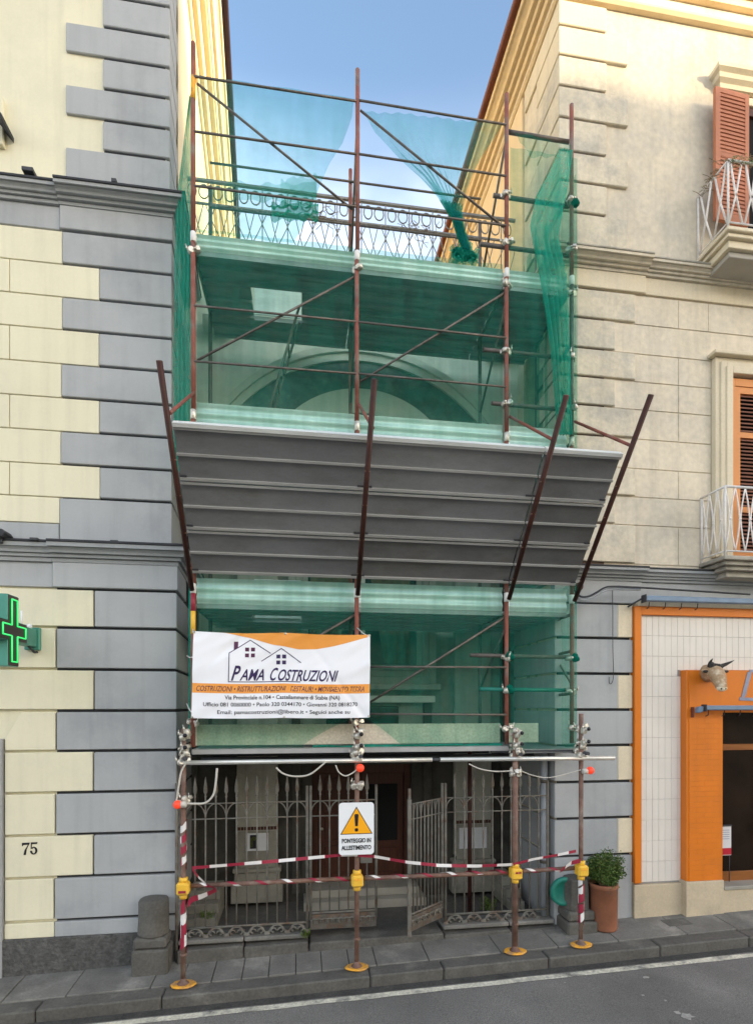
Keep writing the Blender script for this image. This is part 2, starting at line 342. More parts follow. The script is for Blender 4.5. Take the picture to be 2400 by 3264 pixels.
M['cable'] = mat('pale_cable', (0.52, 0.49, 0.43), 0.6, 0.1, 10)
M['orange'] = mat('orange_tile_paint', (0.66, 0.18, 0.014), 0.4, 0.07, 3, col2=(0.60, 0.165, 0.018), streak=0.08, spec=0.4)
M['orange_frame'] = mat('orange_frame_paint', (0.66, 0.18, 0.015), 0.35, 0.05, 3)
M['tile'] = mat('white_glazed_tile', (0.72, 0.67, 0.60), 0.22, 0.05, 2.5, streak=0.05, spec=0.5)
M['grout'] = mat('grey_grout', (0.30, 0.29, 0.28), 0.9, 0.1)
M['travertine'] = mat('beige_plinth_stone', (0.52, 0.43, 0.30), 0.7, 0.10, 3.5, col2=(0.42, 0.35, 0.25), bump=0.2, fine=0.06)
M['brown_door'] = mat('orange_brown_door_wood', (0.24, 0.085, 0.02), 0.4, 0.2, 2, stretch=(1, 1, 12))
M['awning'] = mat('blue_grey_awning_case', (0.17, 0.24, 0.33), 0.45, 0.15, 6)
M['letter_grey'] = mat('grey_painted_letter', (0.26, 0.28, 0.36), 0.6, 0.15, 6)
M['terracotta'] = mat('terracotta_clay', (0.27, 0.108, 0.058), 0.85, 0.2, 5, col2=(0.21, 0.12, 0.085), bump=0.2)
M['leaf'] = mat('box_leaf', (0.055, 0.105, 0.018), 0.6, 0.5, 30)
M['leaf_lt'] = mat('light_leaf', (0.11, 0.16, 0.03), 0.6, 0.4, 30)
M['leaf_dry'] = mat('dry_stems', (0.23, 0.17, 0.09), 0.8, 0.3, 20)
M['moss'] = mat('moss_green', (0.065, 0.075, 0.02), 0.95, 0.4, 25, bump=0.8, bscale=60, bdist=0.01)
M['soil'] = mat('dark_soil', (0.03, 0.022, 0.015), 0.95, 0.3, 30)
M['green_plastic'] = mat('green_plastic', (0.02, 0.20, 0.15), 0.45, 0.1, 5)
M['shutter'] = mat('terracotta_shutter_paint', (0.44, 0.165, 0.085), 0.6, 0.08, 5, streak=0.05)
M['shutter_or'] = mat('orange_door_paint', (0.62, 0.245, 0.07), 0.55, 0.07, 4)
M['louvre'] = mat('brown_louvre', (0.22, 0.095, 0.06), 0.6, 0.15, 8)
M['white_iron'] = mat('white_painted_iron', (0.74, 0.70, 0.66), 0.5, 0.12, 14, col2=(0.45, 0.30, 0.22), c2lo=0.66, c2hi=0.76)
M['soffit'] = mat('grey_balcony_soffit', (0.40, 0.37, 0.32), 0.9, 0.1, 2, streak=0.05)
M['stone_bal'] = mat('weathered_balcony_stone', (0.38, 0.35, 0.29), 0.9, 0.2, 4, col2=(0.16, 0.15, 0.12), c2lo=0.5, c2hi=0.72, bump=0.6, bscale=25, bdist=0.01)
M['eave_red'] = mat('dark_red_eave', (0.16, 0.05, 0.03), 0.7, 0.2, 4)
M['eave_dark'] = mat('dark_eave_gutter', (0.04, 0.02, 0.03), 0.6, 0.2, 4)
M['roof_tile'] = mat('clay_roof_tile', (0.30, 0.13, 0.08), 0.85, 0.25, 8)
M['pharm_green'] = mat('teal_sign_case', (0.07, 0.26, 0.20), 0.4, 0.15, 6, metal=0.2)
M['pharm_face'] = mat('dark_sign_face', (0.035, 0.022, 0.022), 0.4, 0.2)
M['neon'] = emit_mat('green_neon', (0.02, 1.0, 0.20), 0.19, (0.1, 0.6, 0.2))
M['pipe_grey'] = mat('grey_drainpipe', (0.36, 0.38, 0.41), 0.45, 0.08, 4)
M['cow_hair'] = mat('tan_bull_hide', (0.36, 0.24, 0.14), 0.8, 0.2, 16, col2=(0.60, 0.50, 0.36), c2lo=0.5, c2hi=0.7)
M['cow_pale'] = mat('cream_bull_muzzle', (0.70, 0.60, 0.44), 0.75, 0.15, 20)
M['cow_dark'] = mat('dark_bull_hair', (0.035, 0.03, 0.028), 0.8, 0.3, 30, bump=0.6, bscale=80)
M['paper'] = mat('white_paper', (0.62, 0.62, 0.62), 0.8, 0.04)
M['asphalt_dirt'] = mat('dirty_gutter', (0.06, 0.056, 0.05), 0.95, 0.3, 5, fine=0.25, bump=0.8, bscale=60)
M['net'] = net_mat('green_debris_net', (0.028, 0.29, 0.21), 0.24, 0.12)
M['net_sky'] = net_mat('thin_green_debris_net', (0.03, 0.32, 0.29), 0.27, 0.09, (0.80, 0.97, 0.97))
M['net_dense'] = net_mat('bunched_green_net', (0.025, 0.40, 0.29), 0.64, 0.18)
M['net_clump'] = net_mat('knotted_green_net', (0.008, 0.17, 0.12), 0.93, 0.03)

# ================================================================== SETTING: ground, road, pavement
YK = 5.62                                            # kerb line
def gz(x, y=YK): return 0.03 + 0.033 * x + 0.05 * (y - YK)
def gr(x): return 0.033 * x - 0.092                  # road surface beside the kerb
g = MB(); g.add([(-160, -120, gr(-160) - .05), (160, -120, gr(160) - .05), (160, 160, gr(160) - .05), (-160, 160, gr(-160) - .05)], [(0, 1, 2, 3)])
g.build('ground', M['asphalt'], fix=False, kind='structure')
rd = MB(); rd.grid(lambda s, t: (-60 + 120 * s, -9 + (YK + 9) * t, gr(-60 + 120 * s) + 0.0), 40, 6, smooth=False)
rd.build('road', M['asphalt'], fix=False, kind='structure')
ln = MB()
def edge_w(x, k): return 0.012 * mnoise.noise(Vector((x * 2.3, k, 0)))
ln.grid(lambda s, t: (-8 + 22 * s, 5.405 + 0.085 * t + edge_w(-8 + 22 * s, t * 9), gr(-8 + 22 * s) + 0.006), 160, 1, smooth=False)
ln.build('road_line', M['road_paint'], fix=False, kind='structure')
gu = MB(); gu.grid(lambda s, t: (-8 + 22 * s, 5.515 + .13 * t + edge_w(-8 + 22 * s, t * 5), gr(-8 + 22 * s) + 0.003), 120, 1, smooth=False)
gu.build('gutter', M['asphalt_dirt'], fix=False, kind='structure')
sp_ = MB(); rr = random.Random(31)
for u, v, w in ((2192, 3240, .07), (2160, 3228, .035), (2060, 3117, .035), (2050, 3172, .02), (2120, 3190, .018), (1800, 3125, .012)):
    t_ = (CZ - .03) / ((v - VH) / FPX); du_ = (u - 1200) / FPX; px_, py_ = t_ * (sn + cs * du_), t_ * (cs - sn * du_)
    pts = [(px_ + w * rr.uniform(.5, 1.2) * math.cos(k * .628), py_ + w * rr.uniform(.4, 1) * math.sin(k * .628)) for k in range(10)]
    sp_.add([(x_, y_, gr(x_) + .005) for x_, y_ in pts], [tuple(range(10))])
sp_.build('road_paint_spots', M['spot'], fix=False, kind='structure')
pv = root('pavement', (1, 6, 0.06), None, None); pv['kind'] = 'structure'
def slope_box(x0, x1, y0, y1, dz, th, mb=None, j=0.0):
    mb = mb or MB()
    z = lambda x, y: gz(x, y) + dz
    mb.hexa([(x0, y0, z(x0, y0) - th), (x1, y0, z(x1, y0) - th), (x1, y1, z(x1, y1) - th), (x0, y1, z(x0, y1) - th),
             (x0, y0, z(x0, y0) + j), (x1, y0, z(x1, y0) + j), (x1, y1, z(x1, y1) + j), (x0, y1, z(x0, y1) + j)])
    return mb
slope_box(-14, 16, YK + 0.04, 6.6, -0.03, 0.30).build('bedding', M['basalt'], pv)
joints_u = [-700, -260, 110, 514, 1181, 1415, 1750, 2106, 2390, 2700, 3050]
kx = [P(u, 0, YK).x for u in joints_u]
for i in range(len(kx) - 1):
    a, b_ = kx[i] + 0.005, kx[i + 1] - 0.005
    mb = MB(); j = random.uniform(-.004, .004)
    z = lambda x: gz(x) + j
    mb.hexa([(a, YK + .012, z(a) - .30), (b_, YK + .012, z(b_) - .30), (b_, YK + .20, z(b_) - .30), (a, YK + .20, z(a) - .30),
             (a, YK, z(a)), (b_, YK, z(b_)), (b_, YK + .20, z(b_) + .004), (a, YK + .20, z(a) + .004)])
    mb.build('kerb_stone', M['basalt'], pv, bevel=0.014)
x = -4.2
while x < 7.6:
    w = random.uniform(.27, .31) if -1.6 < x < .75 else random.uniform(.55, .95)
    slope_box(x + .004, x + w - .004, YK + .208, 6.55, 0, .06, j=random.uniform(-.003, .003)).build('paving_slab', M['basalt2'], pv, bevel=.005)
    x += w
# small utility cover and litter in the pavement by the shop
c0 = P(2150, 2945, 6.15)
slope_box(c0.x - .16, c0.x + .16, 6.02, 6.20, .004, .02).build('utility_cover', M['basalt'], pv, bevel=.004)

# ================================================================== LEFT BUILDING
YF = 6.33
lb = root('apartment_building', (-4, 8, 0), 'cream corner building with smooth grey quoins and stepped grey cornices beside the scaffold', 'building')
SL = -0.063                                           # its flank runs slightly off square
XG, XM, XU = PX(563, YF), PX(547, YF), PX(541, YF)
LZ = lambda v: PZ(560, v, YF)
def flank(x, y): return x + SL * (y - YF)
def core(mb, x0, xc, y0, y1, z0, z1): return mb.prism([(x0, y0), (xc, y0), (xc + SL * (y1 - y0), y1), (x0, y1)], z0, z1)
zc1, zc2 = LZ(1805), LZ(697)
mb = MB(); core(mb, -11, XG - .045, 6.385, 24, -.6, zc1); mb.build('wall', M['cream'], lb)
mb = MB(); core(mb, -11, XM - .04, 6.375, 24, zc1 + .001, zc2); mb.build('wall', M['cream'], lb)
mb = MB(); core(mb, -11, XU - .035, 6.358, 24, zc2 + .001, 15.4); mb.build('wall', M['cream'], lb)
# near-black backing paints in the shade of the recessed joints behind the grey quoins
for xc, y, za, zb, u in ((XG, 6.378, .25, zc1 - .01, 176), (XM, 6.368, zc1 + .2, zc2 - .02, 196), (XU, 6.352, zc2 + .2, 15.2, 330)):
    mb = MB(); mb.box(PX(u, YF), xc - .052, y, y + .05, za, zb); mb.build('joint_shade', M['lead'], lb)
    if xc != XU: mb = MB(); mb.prism([(xc - .051, y), (xc - .030, y), (xc - .030 + SL * 1.25, y + 1.25), (xc - .051 + SL * 1.25, y + 1.25)], za, zb); mb.build('joint_shade', M['lead'], lb)
def quoin(par, x0, xc, z0, z1, yf, d, material, sl=SL, name='quoin_block', c=.007):
    mb = MB(); mb.prism([(x0, yf), (xc, yf), (xc + sl * d, yf + d), (x0, yf + d)], z0, z1)
    return mb.build(name, material, par, bevel=c)
def block(par, x0, x1, z0, z1, yf, material, th=.1, name='wall_block', c=.006):
    mb = MB(); mb.box(x0, x1, yf, yf + th, z0, z1); return mb.build(name, material, par, bevel=c)
# ground floor courses
gl = [1882, 2007, 2137, 2266, 2392, 2521, 2652, 2783, 2917]
gs = [299, 178, 299, 178, 297, 176, 297, 172]
for i in range(8):
    zt, zb = LZ(gl[i]) - .016, LZ(gl[i + 1]) + .016
    if i == 0: zt = LZ(1882) - .03
    quoin(lb, PX(gs[i], YF) + .008, XG, zb, zt, YF, 1.3, M['grey'])
    xr = PX(gs[i], YF) - .010; xl = PX(14, YF) if i >= 4 else PX(-420, YF)
    if i == 3:
        xa = PX(66, YF); xl = PX(14, YF)
        mb = MB(); mb.prism_y([(xl, zb), (xr, zb), (xr, zt), (xa, zt), (xl, LZ(2352))], YF + .006, YF + .1); mb.build('wall_block', M['cream'], lb, bevel=.006)
    else: block(lb, xl, xr, zb, zt + .004, YF + .006, M['cream'])
zb = LZ(2968); zt = LZ(2917) - .016
quoin(lb, PX(172, YF) + .004, XG, zb, zt, YF + .004, .4, M['grey'], name='base_band')
block(lb, PX(12, YF), PX(172, YF) - .004, zb, zt, YF + .008, M['cream'], name='base_band')
mb = MB(); core(mb, -11, XG - .02, YF - .012, 8, -.7, LZ(2968)); mb.build('rough_plinth', M['rough'], lb, bevel=.01)
mb = MB(); mb.box(PX(-40, YF), PX(9, YF), YF - .03, YF + .05, -.4, LZ(2352)); mb.build('door_jamb', M['grey2'], lb, bevel=.006)
# middle floor
ml = [773, 876, 978, 1080, 1186, 1292, 1396, 1500, 1602, 1736]
ms_ = [198, 316, 198, 315, 195, 316, 193, 318, 189]
for i in range(9):
    zt, zb = LZ(ml[i]) - .014, LZ(ml[i + 1]) + .014
    if i == 8: zb = LZ(1741)
    quoin(lb, PX(ms_[i], YF) + .003, XM, zb, zt, YF, 1.3, M['grey'])
    xr = PX(ms_[i], YF) - .004; zb2 = zb - .010 if i < 8 else LZ(1683); xj = PX(28, YF)
    if i % 2: block(lb, PX(-420, YF), xj - .004, zb2, zt + .008, YF + .012, M['cream'], c=.005); block(lb, xj + .004, xr, zb2, zt + .008, YF + .012, M['cream'], c=.005)
    else: block(lb, PX(-420, YF), xr, zb2, zt + .008, YF + .012, M['cream'], c=.005)
block(lb, PX(-420, YF), PX(186, YF) - .002, LZ(1741), LZ(1684), YF + .02, M['grey'], name='grey_band')
# upper floor
ul = [509 - 97.3 * k for k in range(-1, 12)]
for k in range(12):
    zb, zt = LZ(612 if k == 0 else ul[k]) + .016, LZ(ul[k + 1]) - .016
    if zt > 15.0: break
    quoin(lb, PX((210, 328)[k % 2], YF), XU, zb, zt, YF, (.9, .5)[k % 2], M['grey'])
# friezes and stepped cornices, with a break in each
def cornice_prof(z0, h, p, steps=((.0, .10), (.20, .16), (.205, .05), (.25, .05), (.255, .34), (.42, .40), (.425, .30), (.46, .30), (.465, .60), (.60, .66), (.66, .74), (.72, .86), (.725, .78), (.76, .78), (.765, .98), (1.0, 1.0))):
    pr = [(-.08, z0)]
    for dz, dp in steps:
        pr.append((dp * p, z0 + dz * h))
    pr.append((-.08, z0 + h)); return pr
def left_cornice(z0, h, p, xc, ub, zf, par=lb):
    xb = PX(ub, YF)
    for (x0, x1, add, end) in ((xb, xc, .0, True), (-11, xb - .004, -.045, False)):
        pr = cornice_prof(z0, h, p + add)
        mb = MB()
        if end: mb.moulding([(x0, YF), (x1, YF), (x1 + SL * 3, YF + 3)], pr, [(0, -1), (1, -1), (1, 0)])
        else: mb.moulding([(x0, YF), (x1, YF)], pr, [(0, -1), (0, -1)])
        mb.build('cornice', M['grey2'], par)
        mb = MB(); q = p + add + .012
        if end: mb.prism([(x0, YF - q), (x1 + q, YF - q), (x1 + q + SL * 3, YF + 3), (x1, YF + 3), (x1, YF + .2), (x0, YF + .2)], z0 + h + .001, z0 + h + .028)
        else: mb.box(x0, x1, YF - q, YF + .2, z0 + h + .001, z0 + h + .028)
        mb.build('lead_flashing', M['lead'], par, bevel=.004)
        if end: quoin(par, x0 + .003, xc + .012, zf, z0 - .001, YF - .012, .7, M['grey'], name='frieze')
        else: block(par, x0, x1, zf, z0 - .001, YF + .018, M['grey'], name='frieze')
def zcorn(v, p): return PZ(560, v, YF - p)
left_cornice(LZ(697), zcorn(614, .17) - LZ(697) , .17, XM, 190, LZ(773) + .014)
left_cornice(LZ(1805), zcorn(1741, .15) - LZ(1805), .15, XG, 167, LZ(1882))
# flank: long mouldings under the eave, far wall face and the eave itself
mb = MB(); mb.prism([(XU - .034, 6.9), (XU - .028, 6.9), (XU - .028 + SL * 17, 23.9), (XU - .06 + SL * 17, 23.9)], zc2 + .1, 15.3); mb.build('flank_render', M['side_cream'], lb)
for z0, h, p in ((12.4, .16, .06), (13.0, .35, .10), (14.2, .14, .12)):
    mb = MB(); mb.prism([(XU - .05, 6.45), (XU - .02 + p, 6.45), (XU - .02 + p + SL * 17, 23.4), (XU - .1 + SL * 17, 23.4)], z0, z0 + h); mb.build('flank_moulding', M['side_plaster'], lb, bevel=.01)
mb = MB(); mb.moulding([(-11, YF), (XU, YF), (XU + SL * 17.6, YF + 17.6)], cornice_prof(14.6, .7, .30), [(0, -1), (1, -1), (1, 0)]); mb.build('top_cornice', M['side_cream'], lb)
mb = MB(); q = .42; mb.prism([(-11, YF - q), (XU + q, YF - q), (XU + q + SL * 17.6, YF + 17.6), (-11, YF + 17.6)], 15.42, 15.56); mb.build('eave', M['eave_dark'], lb, bevel=.02)
# window surround at the frame's edge, upper floor
xw = PX(14, YF)
mb = MB(); mb.box(xw - 1.5, xw, YF - .03, YF + .06, LZ(540), LZ(395)); mb.build('window_surround', M['cream'], lb, bevel=.008)
a = P(-30, 330, YF - .12); b1 = P(22, 393, YF - .12)
mb = MB(); mb.prism_y([(a.x, a.z), (b1.x, b1.z), (b1.x, b1.z - .06), (a.x, a.z - .06)], YF - .22, YF + .03); mb.build('window_hood', M['lead'], lb, bevel=.006)
# iron brackets left on the two ledges
for u, v, w in ((95, 552, .11), (368, 588, .05)):
    p = P(u, v, YF - .1); mb = MB(); mb.box(p.x - w / 2, p.x + w / 2, YF - .16, YF - .06, p.z - .02, p.z + .02); mb.build('ledge_bracket', M['iron_dark'], lb, bevel=.003)
for u, v in ((115, 1722), (369, 1730)):
    p = P(u, v, YF - .08); mb = MB(); mb.box(p.x - .04, p.x + .04, YF - .14, YF - .04, p.z - .015, p.z + .012); mb.build('ledge_bracket', M['iron_dark'], lb, bevel=.003)

def text_mesh(s, size, shear=0.0, bold=0.0, align='CENTER', spacing=1.0, xs=1.0):
    cu = bpy.data.curves.new('lettering', 'FONT'); cu.body = s; cu.size = size; cu.shear = shear; cu.offset = bold
    cu.align_x = align; cu.space_character = spacing; cu.extrude = 0.0015; cu.resolution_u = 3
    o = bpy.data.objects.new('lettering_tmp', cu); COL.objects.link(o)
    dg = bpy.context.evaluated_depsgraph_get(); me = bpy.data.meshes.new_from_object(o.evaluated_get(dg))
    bpy.data.objects.remove(o); bpy.data.curves.remove(cu)
    for v in me.vertices: v.co = Vector((v.co.x * xs, -v.co.z, v.co.y))
    return me
def text(name, s, size, loc, material, parent, shear=0.0, bold=0.0, align='CENTER', spacing=1.0, width=None, xs=1.0):
    me = text_mesh(s, size, shear, bold, align, spacing, xs)
    if width:
        xs_ = [v.co.x for v in me.vertices]; k = width / (max(xs_) - min(xs_))
        for v in me.vertices: v.co.x *= k
    me.materials.clear(); me.materials.append(material)
    return link(name, me, parent, loc)
p = P(94, 2726, YF)
nm = root('house_number', (p.x, YF, p.z), 'black house number 75 painted on the cream wall block', 'house number')
def digit(polys, x0, sc_):
    mb = MB()
    for pl in polys: mb.prism_y([(x0 + x_ * sc_, p.z + z_ * sc_) for x_, z_ in pl], YF + .001, YF + .0055)
    mb.build('digit', M['blackp'], nm)
digit([[(.02, .96), (.02, .70), (.07, .70), (.11, .80), (.46, .80), (.60, .96)], [(.46, .799), (.60, .959), (.36, .45), (.30, 0), (.13, 0), (.20, .36)]], p.x - .078, .135)
bowl = [(.30 + .27 * math.cos(R(a_)), .31 + .31 * math.sin(R(a_))) for a_ in range(140, -181, -20)] + [(.30 + .12 * math.cos(R(a_)), .31 + .22 * math.sin(R(a_))) for a_ in range(-180, 141, 20)]
digit([[(.10, .97), (.10, .84), (.54, .84), (.58, .98)], [(.10, .969), (.16, .969), (.14, .50), (.08, .42)], bowl[:9] + bowl[-9:], bowl[8:17] + bowl[17:26]], p.x + .0, .135)
# spotlight on the lower ledge
p = P(12, 1700, YF - .1)
sp = root('spotlight', (p.x, YF - .1, p.z), 'black spotlight sitting on the lower grey ledge at the left', 'spotlight')
mb = MB(); mb.prism_y([(p.x - .16, p.z - .05), (p.x + .03, p.z - .06), (p.x + .06, p.z - .02), (p.x + .03, p.z + .02), (p.x - .16, p.z + .03)], YF - .2, YF - .02); mb.build('housing', M['lead'], sp, bevel=.006)
mb = MB(); mb.box(p.x - .05, p.x + .0, YF - .14, YF - .06, p.z - .11, p.z - .055); mb.build('bracket', M['iron_dark'], sp, bevel=.004)

# ================================================================== RIGHT BUILDING
rb = root('corner_building', (5.5, 9, 0), 'aged cream plaster building with balconies above an orange shop', 'building')
RZ = lambda v, u=1800: PZ(u, v, YF)
XR, XRG = PX(1782, YF), PX(1768, YF)
zr1, zr2, ZE = RZ(1852, 1900), RZ(850, 1800), 12.05
SX0 = PX(2018, YF); DX0, DX1 = PX(2297, 6.27), 6.95; DZT = PZ(2300, 2272, 6.27)
mb = MB(); mb.box(XRG + .045, DX0 + .03, 6.385, 20, -.3, zr1); mb.build('wall', M['plaster3'], rb)
mb = MB(); mb.box(DX1, 12, 6.385, 20, -.3, zr1); mb.build('wall', M['plaster3'], rb)
mb = MB(); mb.box(DX0 + .031, DX1 - .001, 6.385, 20, DZT + .02, zr1 - .001); mb.build('wall', M['plaster3'], rb)
mb = MB(); mb.box(XR + .03, 12, 6.375, 20, zr1 + .001, zr2); mb.build('wall', M['plaster'], rb)
mb = MB(); mb.box(XR + .03, 12, 6.37, 20, zr2 + .001, ZE); mb.build('wall', M['plaster'], rb)
for x0, x1, y, za, zb in ((XRG + .05, SX0 - .02, 6.378, .3, zr1 - .02),):
    mb = MB(); mb.box(x0, x1, y, y + .03, za, zb); mb.build('joint_shade', M['lead'], rb)  # near-black backing puts the joints' shade into the colour
# ground floor: grey rusticated blocks, some with a bare cream patch at the shop end
rl = [1922, 2034, 2148, 2263, 2377, 2493, 2609, 2728]
for i in range(7):
    zt, zb = RZ(rl[i], 1900) - .017, RZ(rl[i + 1], 1900) + .017
    xe = SX0 - .006; xm = PX(1970, YF) if i % 2 == 0 else xe
    mb = MB(); mb.prism([(XRG, YF), (xm, YF), (xm, YF + 1.35), (XRG, YF + 1.35)], zb, zt); mb.build('quoin_block', M['grey'], rb, bevel=.006)
    if i % 2 == 0: block(rb, xm + .001, xe, zb, zt, YF + .004, M['plaster3'], name='bare_block')
mb = MB(); mb.box(XRG + .005, SX0 - .006, YF + .01, YF + 1.35, -.1, RZ(2728, 1900) - .017); mb.build('base_course', M['grey'], rb, bevel=.006)
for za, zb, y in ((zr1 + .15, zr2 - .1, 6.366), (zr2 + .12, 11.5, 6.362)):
    mb = MB(); mb.box(XR + .025, PX(1930, YF), y, y + .03, za, zb); mb.build('joint_shade', M['joint_shadow_brown'], rb)  # brown strip painting the shadows beneath projecting quoins
# middle floor quoins and flush coursed blocks
rm = [913, 1008, 1104, 1195, 1286, 1382, 1478, 1571, 1663, 1790]
XS = PX(2274, YF)
for i in range(9):
    zt, zb = RZ(rm[i], 1850) - .013, RZ(rm[i + 1], 1850) + .015
    ue = (2026, 1961)[i % 2]; xe = PX(ue, YF)
    mb = MB(); d = (.45, .65)[i % 2]; mb.box(XR, xe, YF + .006, YF + d, zb, zt)
    mb.build('quoin_block', M['plaster2'], rb, bevel=.008)
    zt2, zb2 = zt + .008, zb - .008
    top = zt2 > PZ(2274, 1128, YF) + .05
    x_end = 8.9 if i == 0 else XS - .004
    cuts = [xe + .006] + ([PX(2168, YF)] if i % 2 == 0 or i == 3 else []) + ([PX(2264, YF)] if i == 0 else []) + [x_end]
    for a_, b_ in zip(cuts[:-1], cuts[1:]):
        block(rb, a_ + .003, b_ - .003, zb2, zt2, YF + .034, M['plaster'], th=.06, c=.003)
# upper floor quoins
ru = [774, 668, 570, 475, 370, 269, 171, 76, -20, -115]
for i in range(8):
    zb, zt = RZ(ru[i], 1800) + .015, RZ(ru[i + 1], 1800) - .013
    ue = (2003, 1934)[i % 2]; d = (.65, 1.05)[i % 2]
    if zt > 11.5: zt = 11.55
    mb = MB(); mb.box(XR, PX(ue, YF), YF + .004, YF + d, zb, zt); mb.build('quoin_block', M['plaster2' if i < 6 else 'plaster3'], rb, bevel=.008)
# cornices
def right_cornice(z0, h, p, xc, ub, zf, mcor, mfr, xend=12):
    xb = PX(ub, YF)
    for (x0, x1, add, end) in ((xc, xb, .03, True), (xb + .004, xend, -.02, False)):
        pr = cornice_prof(z0, h, p + add); mb = MB()
        if end: mb.moulding([(x0, YF + 3), (x0, YF), (x1, YF)], pr, [(-1, 0), (-1, -1), (0, -1)])
        else: mb.moulding([(x0, YF), (x1, YF)], pr, [(0, -1), (0, -1)])
        mb.build('cornice', mcor, rb)
        q = p + add + .01; mb = MB(); mb.box(x0 - (q if end else 0), x1, YF - q, YF + .1, z0 + h + .001, z0 + h + .022); mb.build('ledge_flashing', M['lead'] if mcor is M['grey2'] else M['stone_bal'], rb, bevel=.004)
        block(rb, x0 + (-.01 if end else 0), x1, zf, z0 - .001, YF - (.008 if end else -.016), mfr, name='frieze')
right_cornice(RZ(848), PZ(1800, 776, YF - .17) - RZ(848), .15, XR, 2058, RZ(913, 1850) + .012, M['plaster'], M['plaster3'])
right_cornice(RZ(1850, 1900), PZ(1900, 1806, YF - .13) - RZ(1850, 1900), .13, XRG, 2045, RZ(1921, 1900), M['grey2'], M['grey'])
# top: string moulding, frieze and main cornice, red-brown eave along the flank
mb = MB(); mb.moulding([(XR + .01, 19.5), (XR + .01, YF), (12, YF)], [(-.05, 11.58), (.02, 11.58), (.045, 11.61), (.045, 11.64), (.02, 11.66), (-.05, 11.66)], [(-1, 0), (-1, -1), (0, -1)]); mb.build('string_moulding', M['side_plaster'], rb)
mb = MB(); mb.moulding([(XR + .01, 19.8), (XR + .01, YF), (12, YF)], cornice_prof(11.86, .30, .27), [(-1, 0), (-1, -1), (0, -1)]); mb.build('top_cornice', M['side_plaster'], rb)
mb = MB(); q = .34; mb.prism([(XR - q, YF - q), (12, YF - q), (12, 20), (XR - q, 20)], 12.17, 12.27); mb.build('eave', M['eave_red'], rb, bevel=.015)
mb = MB(); mb.box(XR + .0, XR + .029, 7.45, 19.9, zr2 + .25, 11.57); mb.build('flank_render', M['side_plaster'], rb)
# ---- middle floor door with louvres
zdt = PZ(2300, 1200, 6.3); zst = PZ(2275, 1128, 6.25); zfl = PZ(2300, 1775, 6.3)
XD0 = PX(2322, 6.31); XD1 = XD0 + 1.22
sr = MB()
for k, (o, y) in enumerate(((.20, 6.29), (.14, 6.265), (.075, 6.245))):
    n_ = MB()
    for (a_, b_, c_, d_) in ((XD0 - o, XD0 - o + .09, zfl, zst - (.2 - o)), (XD1 + o - .09, XD1 + o, zfl, zst - (.2 - o))): n_.box(a_, b_, y, 6.37, c_, d_)
    n_.box(XD0 - o + .0901, XD1 + o - .0901, y, 6.37, zst - (.2 - o) - .09, zst - (.2 - o)); n_.build('door_surround', M['plaster3'], rb, bevel=.006)
mb = MB(); mb.box(XD0 - .26, XD1 + .26, 6.22, 6.36, zst + .005, zst + .055); mb.build('door_hood', M['plaster3'], rb, bevel=.008)
def louvre_leaf(x0, x1, z0, z1, y, fm, lm, mid=(.62,), par=None, th=.04):
    lf = MB(); fw = .075
    zs = [z0 + .08] + [z0 + (z1 - z0) * k for k in mid] + [z1 - .08]
    lf.box(x0, x0 + fw, y, y + th, z0, z1); lf.box(x1 - fw, x1, y, y + th, z0, z1)
    lf.box(x0 + fw, x1 - fw, y + .002, y + th, z0, zs[0]); lf.box(x0 + fw, x1 - fw, y + .002, y + th, zs[-1], z1)
    for zm in zs[1:-1]: lf.box(x0 + fw, x1 - fw, y + .002, y + th, zm - .035, zm + .035)
    leaf = lf.build('door_leaf', fm, par)
    sl_me = None
    for k in range(len(zs) - 1):
        a_, b_ = zs[k] + (.035 if k else 0), zs[k + 1] - (.035 if k < len(zs) - 2 else 0)
        n = int((b_ - a_) / .046)
        for i in range(n):
            zz = a_ + (i + .5) * (b_ - a_) / n
            if sl_me is None:
                s_ = MB(); w = (x1 - x0) / 2 - fw - .002; s_.hexa([(-w, -.004, -.024), (w, -.004, -.024), (w, .022, .004), (-w, .022, .004), (-w, -.008, -.020), (w, -.008, -.020), (w, .018, .010), (-w, .018, .010)])
                sl_me, _ = s_.mesh('slat', lm)
            link('slat', sl_me, leaf, ((x0 + x1) / 2, y + .018, zz))
    return leaf
mb = MB(); mb.box(XD0, XD1, 6.355, 6.372, zfl, zdt); mb.build('dark_reveal', M['black'], rb)
mb = MB(); mb.box(XD0, XD0 + .09, 6.30, 6.354, zfl, zdt); mb.box(XD1 - .09, XD1, 6.30, 6.354, zfl, zdt); mb.box(XD0 + .09, XD1 - .09, 6.302, 6.354, zdt - .10, zdt); mb.build('door_frame', M['shutter_or'], rb, bevel=.004)
xm = (XD0 + XD1) / 2
louvre_leaf(XD0 + .093, xm - .004, zfl + .01, zdt - .105, 6.31, M['shutter_or'], M['louvre'], (.28, .72), rb)
louvre_leaf(xm + .004, XD1 - .093, zfl + .01, zdt - .105, 6.31, M['shutter_or'], M['louvre'], (.28, .72), rb)
